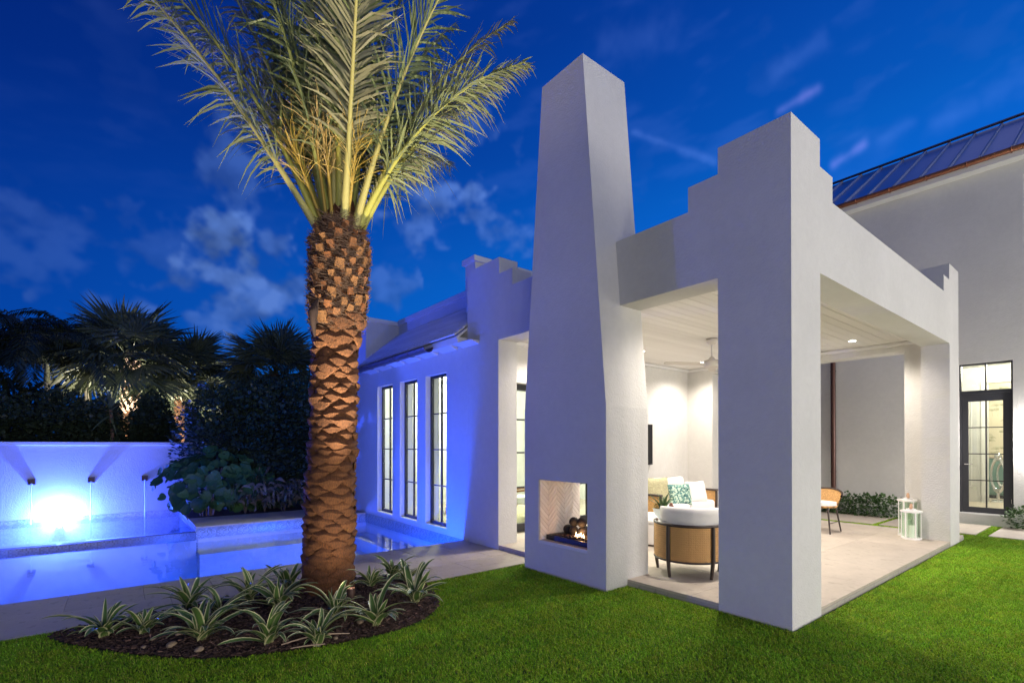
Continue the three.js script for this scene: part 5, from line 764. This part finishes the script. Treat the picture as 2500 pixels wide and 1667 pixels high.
// barrel armchair: back towards -z in its own axes, opening to +z
function barrelChair(p, turn, label) {
  const c = thing('barrel_armchair', label, 'armchair', p, turn, 'cane armchairs in the pavilion'), R = 0.375, a0 = Math.PI - 0.35, a1 = Math.PI * 2 + 0.35;
  part(c, 'cane_panel', arcWall(R, 0.185, 0.555, a0, a1, 0.012, 48), cane);
  part(c, 'top_rail', arcTube(R - 0.006, 0.567, a0, a1, 0.017, 40), espresso); part(c, 'bottom_rail', arcTube(R - 0.006, 0.18, a0, a1, 0.014, 40), espresso);
  for (const a of [Math.PI * 1.5 - 0.645, Math.PI * 1.5 + 0.645, a0, a1]) part(c, 'leg', taper([V(Math.cos(a) * (R - 0.02), 0, Math.sin(a) * (R - 0.02)), V(Math.cos(a) * (R + 0.004), 0.2, Math.sin(a) * (R + 0.004)), V(Math.cos(a) * (R + 0.004), 0.56, Math.sin(a) * (R + 0.004))], [0.016, 0.023, 0.021], 8), espresso);
  part(c, 'seat_frame', new THREE.CylinderGeometry(R - 0.02, R - 0.02, 0.04, 36).translate(0, 0.20, 0), espresso);
  const seat = new THREE.CylinderGeometry(R - 0.03, R - 0.035, 0.17, 40, 3); part(c, 'seat_cushion', uvBox(new RoundedBoxGeometry(0.48, 0.17, 0.52, 5, 0.06).translate(0, 0.315, 0.03)), whiteFabric);
  // rolled back cushion, following the barrel
  const pos = [], idx = [], uv = [], n = 34, m = 14; for (let i = 0; i <= n; i++) { const t = i / n, a = lerp(Math.PI * 1.5 - 1.25, Math.PI * 1.5 + 1.25, t), end = Math.pow(Math.sin(Math.PI * clamp(t * 0.94 + 0.03, 0, 1)), 0.3); for (let j = 0; j <= m; j++) { const b = j / m * 6.2832, cx = R - 0.085 + Math.sign(Math.cos(b)) * Math.pow(Math.abs(Math.cos(b)), 0.7) * 0.072 * end + 0.02 * Math.max(0, Math.sin(b)), cy = 0.60 + Math.sign(Math.sin(b)) * Math.pow(Math.abs(Math.sin(b)), 0.7) * 0.165 * (0.9 + 0.1 * end) + 0.012 * (fbm(t * 6 + 9, j / m * 3 + 9, 99, 6, 2) - 0.5); pos.push(Math.cos(a) * cx, cy, Math.sin(a) * cx); uv.push(t * 2, j / m); } }
  for (let i = 0; i < n; i++) for (let j = 0; j < m; j++) { const a = i * (m + 1) + j, b = a + m + 1; idx.push(a, b, a + 1, b, b + 1, a + 1); }
  const caps = []; for (const i of [0, n]) { const c0 = V(0, 0, 0); for (let j = 0; j < m; j++) c0.add(V(pos[(i * (m + 1) + j) * 3], pos[(i * (m + 1) + j) * 3 + 1], pos[(i * (m + 1) + j) * 3 + 2])); c0.multiplyScalar(1 / m); const k = pos.length / 3; pos.push(...c0.toArray()); uv.push(0, 0); for (let j = 0; j < m; j++) { const a = i * (m + 1) + j; i ? idx.push(k, a, a + 1) : idx.push(k, a + 1, a); } }
  part(c, 'back_cushion', geoFrom(pos, null, uv, idx), whiteFabric);
  return c;
}
// faces away from the lawn corner: own +z looks towards (0.81, -0.58)
barrelChair([5.07, FLOOR, -3.18], Math.atan2(0.81, -0.58), 'cane barrel armchair with white cushions beside the fireplace chimney');
// tub chair with cane back
function tubChair(p, turn, label) {
  const c = thing('tub_chair', label, 'chair', p, turn, 'cane tub chairs in the pavilion'), R = 0.29, a0 = Math.PI + 0.1, a1 = Math.PI * 2 - 0.1;
  const pos = [], uv = [], idx = [], n = 32; for (const s of [0, 0.012]) for (let i = 0; i <= n; i++) { const a = lerp(a0, a1, i / n), k = Math.sin((i / n) * Math.PI), top = 0.60 + 0.10 * k; for (let j = 0; j <= 6; j++) { const t = j / 6, r = R * (0.84 + 0.22 * t) - s; pos.push(Math.cos(a) * r, lerp(0.43, top, t), Math.sin(a) * r); uv.push(a * R / 0.125, t * 0.3 / 0.125); } }
  const Q = (n + 1) * 7; for (let s = 0; s < 2; s++) for (let i = 0; i < n; i++) for (let j = 0; j < 6; j++) { const a = s * Q + i * 7 + j, b = a + 7; s ? idx.push(a, b, a + 1, b, b + 1, a + 1) : idx.push(a, a + 1, b, b, a + 1, b + 1); }
  part(c, 'cane_back', geoFrom(pos, null, uv, idx), cane);
  const rail = []; for (let i = 0; i <= 20; i++) { const a = lerp(a0 - 0.06, a1 + 0.06, i / 20); rail.push(V(Math.cos(a) * R * 1.06, 0.605 + 0.10 * Math.max(0, Math.sin((i / 20) * Math.PI)), Math.sin(a) * R * 1.06)); } part(c, 'top_rail', tube(rail, 0.018, 40, 8), espresso);
  part(c, 'seat', new THREE.CylinderGeometry(0.255, 0.235, 0.035, 36).translate(0, 0.43, 0.01), cane); part(c, 'seat_cushion', uvBox(new THREE.CylinderGeometry(0.235, 0.24, 0.05, 36).translate(0, 0.472, 0.01)), whiteFabric);
  for (const [x, z] of [[-1, -1], [1, -1], [-1, 1], [1, 1]]) part(c, 'leg', taper([V(x * 0.225, 0, z * 0.235), V(x * 0.17, 0.42, z * 0.17)], [0.011, 0.017], 8), espresso);
  part(c, 'stretcher', merge([tube([[-0.205, 0.17, -0.21], [-0.205, 0.17, 0.21]], 0.008, 4, 6), tube([[0.205, 0.17, -0.21], [0.205, 0.17, 0.21]], 0.008, 4, 6)]), espresso);
  return c;
}
tubChair([9.22, FLOOR, -3.32], -Math.PI / 2, 'cane tub chair with black rail and legs near the lanterns');
tubChair([9.30, FLOOR, -4.72], -Math.PI / 2 - 0.3, 'cane tub chair with black rail behind the white sofa');
// sofa
{
  const s = thing('sofa', 'white cushioned outdoor sofa with cane arms against the pavilion wall', 'sofa', [7.95, FLOOR, -5.35]);
  part(s, 'base', rbox(-0.86, 0.86, 0.14, 0.22, -0.42, 0.42, 0.012, 2), espresso);
  for (const x of [-0.88, 0.88]) { part(s, 'arm', rbox(x - 0.045, x + 0.045, 0.58, 0.615, -0.42, 0.42, 0.012, 2), espresso); part(s, 'cane_panel', box(x - 0.012, x + 0.012, 0.22, 0.58, -0.40, 0.40), std(rgb(0.86, 0.80, 0.74), 0.6, { map: (() => { const t = T.cane.clone(); t.repeat.set(8, 8); t.needsUpdate = true; return t; })() })); for (const z of [-0.4, 0.4]) part(s, 'leg', taper([V(x, 0, z), V(x, 0.3, z), V(x, 0.6, z)], [0.018, 0.024, 0.024], 8), espresso); }
  for (const x of [-0.415, 0.415]) part(s, 'seat_cushion', uvBox(new RoundedBoxGeometry(0.82, 0.2, 0.8, 5, 0.06).translate(x, 0.32, 0.02)), whiteFabric);
  part(s, 'back_frame', rbox(-0.86, 0.86, 0.22, 0.60, -0.43, -0.39, 0.01, 2), espresso);
  for (const x of [-0.42, 0.42]) { const o = part(s, 'back_cushion', pillowGeo(0.84, 0.46, 0.22, 5, 14), whiteFabric); o.position.set(x, 0.60, -0.26); o.rotation.x = -0.16; }
}
const pillow = (label, p, w, h, turn, m, seed, tilt = -0.25) => { const o = single('throw_pillow', pillowGeo(w, h, 0.16, seed, 16), m, label, 'pillow', 'pillows on the sofa'); o.position.set(...p); o.rotation.order = 'YXZ'; o.rotation.set(tilt, turn, 0); return o; };
pillow('square beige tweed pillow on the sofa beside the cane arm', [7.42, 0.70, -5.28], 0.50, 0.48, -0.45, std(rgb(0.62, 0.60, 0.52), 0.95, { map: T.tweed }), 3);
pillow('teal and white speckled pillow on the sofa', [7.78, 0.63, -5.05], 0.46, 0.38, -0.35, std(rgb(0.8, 0.85, 0.82), 0.95, { map: T.terrazzo }), 4);
pillow('plain white pillow on the sofa next to the speckled one', [8.30, 0.65, -5.05], 0.48, 0.40, -0.2, whiteFabric, 6);
// round drum table and bowl of succulents
{
  const t = thing('drum_table', 'round white drum coffee table behind the barrel armchair', 'table', [6.36, FLOOR, -4.48]);
  part(t, 'drum', new THREE.LatheGeometry([[0, 0.02], [0.46, 0.02], [0.49, 0.04], [0.5, 0.30], [0.49, 0.335], [0, 0.335]].map(([a, b]) => new THREE.Vector2(a, b)), 56), std(rgb(0.80, 0.77, 0.74), 0.6)); part(t, 'table_top', new THREE.CylinderGeometry(0.515, 0.515, 0.03, 56).translate(0, 0.352, 0), std(rgb(0.84, 0.82, 0.80), 0.35)); part(t, 'plinth', new THREE.CylinderGeometry(0.44, 0.44, 0.022, 48).translate(0, 0.010, 0), M.bronze);
  const b = thing('planter_bowl', 'pale bowl planted with spiky green succulents on the drum table', 'planter', [6.20, FLOOR + 0.368, -4.28]), q = rng(91);
  part(b, 'bowl', new THREE.LatheGeometry([[0, 0], [0.07, 0.002], [0.13, 0.06], [0.165, 0.16], [0.158, 0.16], [0.12, 0.065], [0, 0.03]].map(([a, c]) => new THREE.Vector2(a, c)), 40), std(rgb(0.60, 0.66, 0.66), 0.6)); part(b, 'soil', new THREE.CylinderGeometry(0.145, 0.14, 0.01, 30).translate(0, 0.142, 0), M.soil);
  const sp = (() => { const S = 6, p = [], R = []; for (let i = 0; i <= S; i++) { const t = i / S, w = 0.024 * Math.sin(Math.PI * (0.18 + 0.82 * t)) + 0.001; R.push([V(0.05 * t * t, t * 0.26, -w), V(0.05 * t * t - 0.008, t * 0.26, 0), V(0.05 * t * t, t * 0.26, w)]); } for (let i = 0; i < S; i++) for (let j = 0; j < 2; j++) p.push(...R[i][j].toArray(), ...R[i][j + 1].toArray(), ...R[i + 1][j].toArray(), ...R[i][j + 1].toArray(), ...R[i + 1][j + 1].toArray(), ...R[i + 1][j].toArray()); return geoFrom(p); })(), gm = std(rgb(0.075, 0.13, 0.055), 0.45);
  for (let i = 0; i < 15; i++) { const o = part(b, 'leaf', sp, gm); o.rotation.order = 'YXZ'; o.rotation.set((q() - 0.5) * 0.4, i * 2.4, -0.1 - 0.75 * (i / 15)); o.position.set(-0.02 + 0.02 * Math.cos(i * 2.4), 0.14, 0.02 * Math.sin(i * 2.4)); o.scale.setScalar(0.75 + 0.4 * q()); }
  for (const [x, z, c] of [[0.10, 0.05, [0.30, 0.14, 0.10]], [-0.10, -0.07, [0.34, 0.22, 0.06]], [0.06, -0.1, [0.20, 0.26, 0.22]]]) { const rg = []; for (let i = 0; i < 14; i++) { const s = 0.028 - i * 0.0008, a = i * 2.4, e = 0.4 + i * 0.07; rg.push(new THREE.SphereGeometry(s, 8, 6).scale(0.5, 1.1, 0.9).rotateZ(-1.2 + e * 0.7).translate(0.03 * (1 - i / 16), 0.01 * i * 0.5, 0).rotateY(a)); } part(b, 'rosette', merge(rg).translate(x, 0.155, z), std(rgb(...c), 0.5)); }
}
// television on the wall
{
  const t = thing('television', 'flat black television on the pavilion wall beside the sofa', 'television', [7.87, 1.52, ZNI]);
  part(t, 'case', rbox(-0.725, 0.725, -0.415, 0.415, 0.02, 0.06, 0.006, 2), M.black); part(t, 'screen', box(-0.71, 0.71, -0.40, 0.40, 0.0605, 0.062), phys(rgb(0.012, 0.012, 0.014), 0.08)); part(t, 'wall_mount', box(-0.2, 0.2, -0.2, 0.2, 0, 0.02), M.charcoal);
}
// ceiling fan
{
  const f = thing('ceiling_fan', 'beige three-blade ceiling fan hanging from the board ceiling', 'ceiling fan', [7.31, CEIL, -4.17]);
  part(f, 'canopy', new THREE.LatheGeometry([[0, -0.001], [0.085, -0.001], [0.085, -0.05], [0.05, -0.085], [0, -0.088]].map(([a, b]) => new THREE.Vector2(a, b)), 32), M.fan); part(f, 'rod', cyl(0.014, 0.014, 0.25, 12, 0, -0.32, 0), M.fan);
  part(f, 'motor', new THREE.LatheGeometry([[0, -0.29], [0.03, -0.29], [0.05, -0.325], [0.115, -0.345], [0.125, -0.37], [0.125, -0.43], [0.11, -0.455], [0, -0.46]].map(([a, b]) => new THREE.Vector2(a, b)), 36), M.fan);
  for (let i = 0; i < 3; i++) { const a = 2.62 + i * 2.0944, bl = part(f, 'blade', uvBox(new THREE.ExtrudeGeometry(shapeOf([[0.10, -0.035], [0.3, -0.06], [0.78, -0.055], [0.80, 0], [0.78, 0.05], [0.3, 0.06], [0.10, 0.035]]), { depth: 0.008, bevelEnabled: false }).rotateX(-Math.PI / 2 + 0.2)), M.fan); bl.position.y = -0.405; bl.rotation.y = a; }
}
// lanterns
{
  const white = std(rgb(0.80, 0.78, 0.75), 0.5), rattan = std(rgb(0.45, 0.27, 0.16), 0.6);
  const lantern = (label, p, h, turn) => {
    const l = thing('lantern', label, 'lantern', p, turn, 'lanterns by the pavilion pillar'), R = 0.13;
    const hex = (r, y0, y1) => new THREE.CylinderGeometry(r, r, y1 - y0, 6).translate(0, (y0 + y1) / 2, 0);
    part(l, 'base', hex(R, 0, 0.03), white); part(l, 'top', merge([hex(R + 0.008, h - 0.03, h), hex(0.06, h, h + 0.025)]), white);
    for (let i = 0; i < 6; i++) { const a = i / 6 * 6.2832 + 0.0, b = (i + 1) / 6 * 6.2832; part(l, 'post', new THREE.BoxGeometry(0.014, h - 0.06, 0.014).rotateY(-a).translate(Math.sin(a) * (R - 0.012), h / 2, Math.cos(a) * (R - 0.012)), white); const m = (a + b) / 2; part(l, 'pane', new THREE.BoxGeometry(R - 0.03, h - 0.07, 0.003).rotateY(m).translate(Math.sin(m) * (R * 0.866 - 0.012), h / 2, Math.cos(m) * (R * 0.866 - 0.012)), M.glass); }
    part(l, 'handle', new THREE.TorusGeometry(0.062, 0.017, 8, 24, Math.PI).translate(0, h + 0.025, 0), rattan); part(l, 'candle', cyl(0.04, 0.04, h * 0.4, 20, 0, 0.03, 0), std(rgb(0.82, 0.80, 0.74), 0.6));
  };
  lantern('tall white hexagonal lantern with rattan handle by the pavilion pillar', [9.82, FLOOR, -2.28], 0.58, 0.3); lantern('short white hexagonal lantern with rattan handle in front of the tall one', [9.55, FLOOR, -2.18], 0.44, 0.15);
}
// ---------------------------------------------------------------- turf blades
{
  const blades = (seed, n, size) => { const q = rng(seed), pos = [], col = []; for (let i = 0; i < n; i++) { const x = (q() - 0.5) * size, z = (q() - 0.5) * size, h = 0.016 + 0.012 * q(), a = q() * 6.283, lean = 0.45 + 0.8 * q(), w = 0.0016 + 0.0011 * q(), dx = Math.cos(a), dz = Math.sin(a), sx = -dz * w, sz = dx * w, mx = x + dx * h * 0.25 * lean, mz = z + dz * h * 0.25 * lean, tx = x + dx * h * 0.85 * lean, tz = z + dz * h * 0.85 * lean; pos.push(x + sx, -0.012, z + sz, x - sx, -0.012, z - sz, mx + sx, h * 0.55 - 0.012, mz + sz, x - sx, -0.012, z - sz, mx - sx, h * 0.55 - 0.012, mz - sz, mx + sx, h * 0.55 - 0.012, mz + sz, mx + sx, h * 0.55 - 0.012, mz + sz, mx - sx, h * 0.55 - 0.012, mz - sz, tx, h * (1 - 0.25 * lean) - 0.012, tz); const k = 0.65 + 0.7 * q(), c = q() < 0.12 ? [0.38, 0.43, 0.07] : q() < 0.45 ? [0.28, 0.47, 0.028] : [0.18, 0.39, 0.022]; for (let v = 0; v < 9; v++) col.push(c[0] * k, c[1] * k, c[2] * k); } const g = geoFrom(pos, null, null, null, col); return g; };
  const S = 0.12, mat = leafy(rgb(1, 1, 1), 0.12, 0.85, { vertexColors: true, specularIntensity: 0.25 });
  const free = (x, z) => !(inBed(x, z) || (z < -4.855 && x > 1.9 && x < 4.3) || (z < -5.435 && x < 2) || (x > XW - 0.005 && x < 10.625 && z < ZS + 0.005) || (x > 3.93 && x < 4.65 && z > -4.735 && z < -3.408) || (x > 11.24 && x < 12.68 && ((z + 0.2) % 1 > 9 || [[-4.80, -3.16], [-3.06, -1.71], [-1.55, -0.37], [-0.21, 0.97], [-6.22, -4.96], [-7.56, -6.38]].some(([a, b]) => z > a && z < b))) || x > 12.72);
  const seen = (x, z) => { const d = sinY * x - cosY * z, u = cosY * x + sinY * z; return d > 2.2 && Math.abs(u) < d * 1.09 + 0.3; };
  const q = rng(7), big = [[], [], [], []], small = [[], [], [], []], m4 = new THREE.Matrix4(), qt = new THREE.Quaternion();
  for (let x = -4; x < 12.9; x += S) for (let z = -8; z < 4; z += S) {
    if (!seen(x, z)) continue; const h = S / 2, cs = [[-h, -h], [h, -h], [-h, h], [h, h]].filter(([a, b]) => free(x + a, z + b)).length;
    if (cs === 4) big[Math.floor(q() * 4)].push([x, z]); else if (cs || free(x, z)) for (let i = 0; i < 4; i++) for (let j = 0; j < 4; j++) { const a = x + (i - 1.5) * S / 4, b = z + (j - 1.5) * S / 4; if (free(a, b)) small[Math.floor(q() * 4)].push([a, b]); }
  }
  const lawn = new THREE.Group(); lawn.name = 'turf_grass'; lawn.userData.kind = 'stuff'; scene.add(lawn);
  const fill = (list, g) => { const im = new THREE.InstancedMesh(g, mat, list.length); list.forEach(([x, z], i) => { qt.setFromAxisAngle(V(0, 1, 0), Math.floor(q() * 4) * Math.PI / 2); const k = 0.62 + 0.52 * fbm(x * 1.1 + 60, z * 2.6 + 60, 999, 77, 3) + 0.30 * fbm(x * 7 + 20, z * 9 + 20, 999, 78, 2); m4.compose(V(x, 0, z), qt, V(1, 0.9 + 0.25 * q(), 1)); im.setMatrixAt(i, m4); im.setColorAt(i, rgb(k * (0.9 + 0.25 * q()), k, k)); }); im.name = 'grass_blades'; im.userData.kind = 'stuff'; lawn.add(im); };
  big.forEach((l, i) => l.length && fill(l, blades(i + 1, 240, S))); small.forEach((l, i) => l.length && fill(l, blades(i + 9, 11, S / 4)));
}

scene.traverse((o) => { if (o.isMesh) { o.castShadow = true; o.receiveShadow = true; } });
renderer.render(scene, camera);
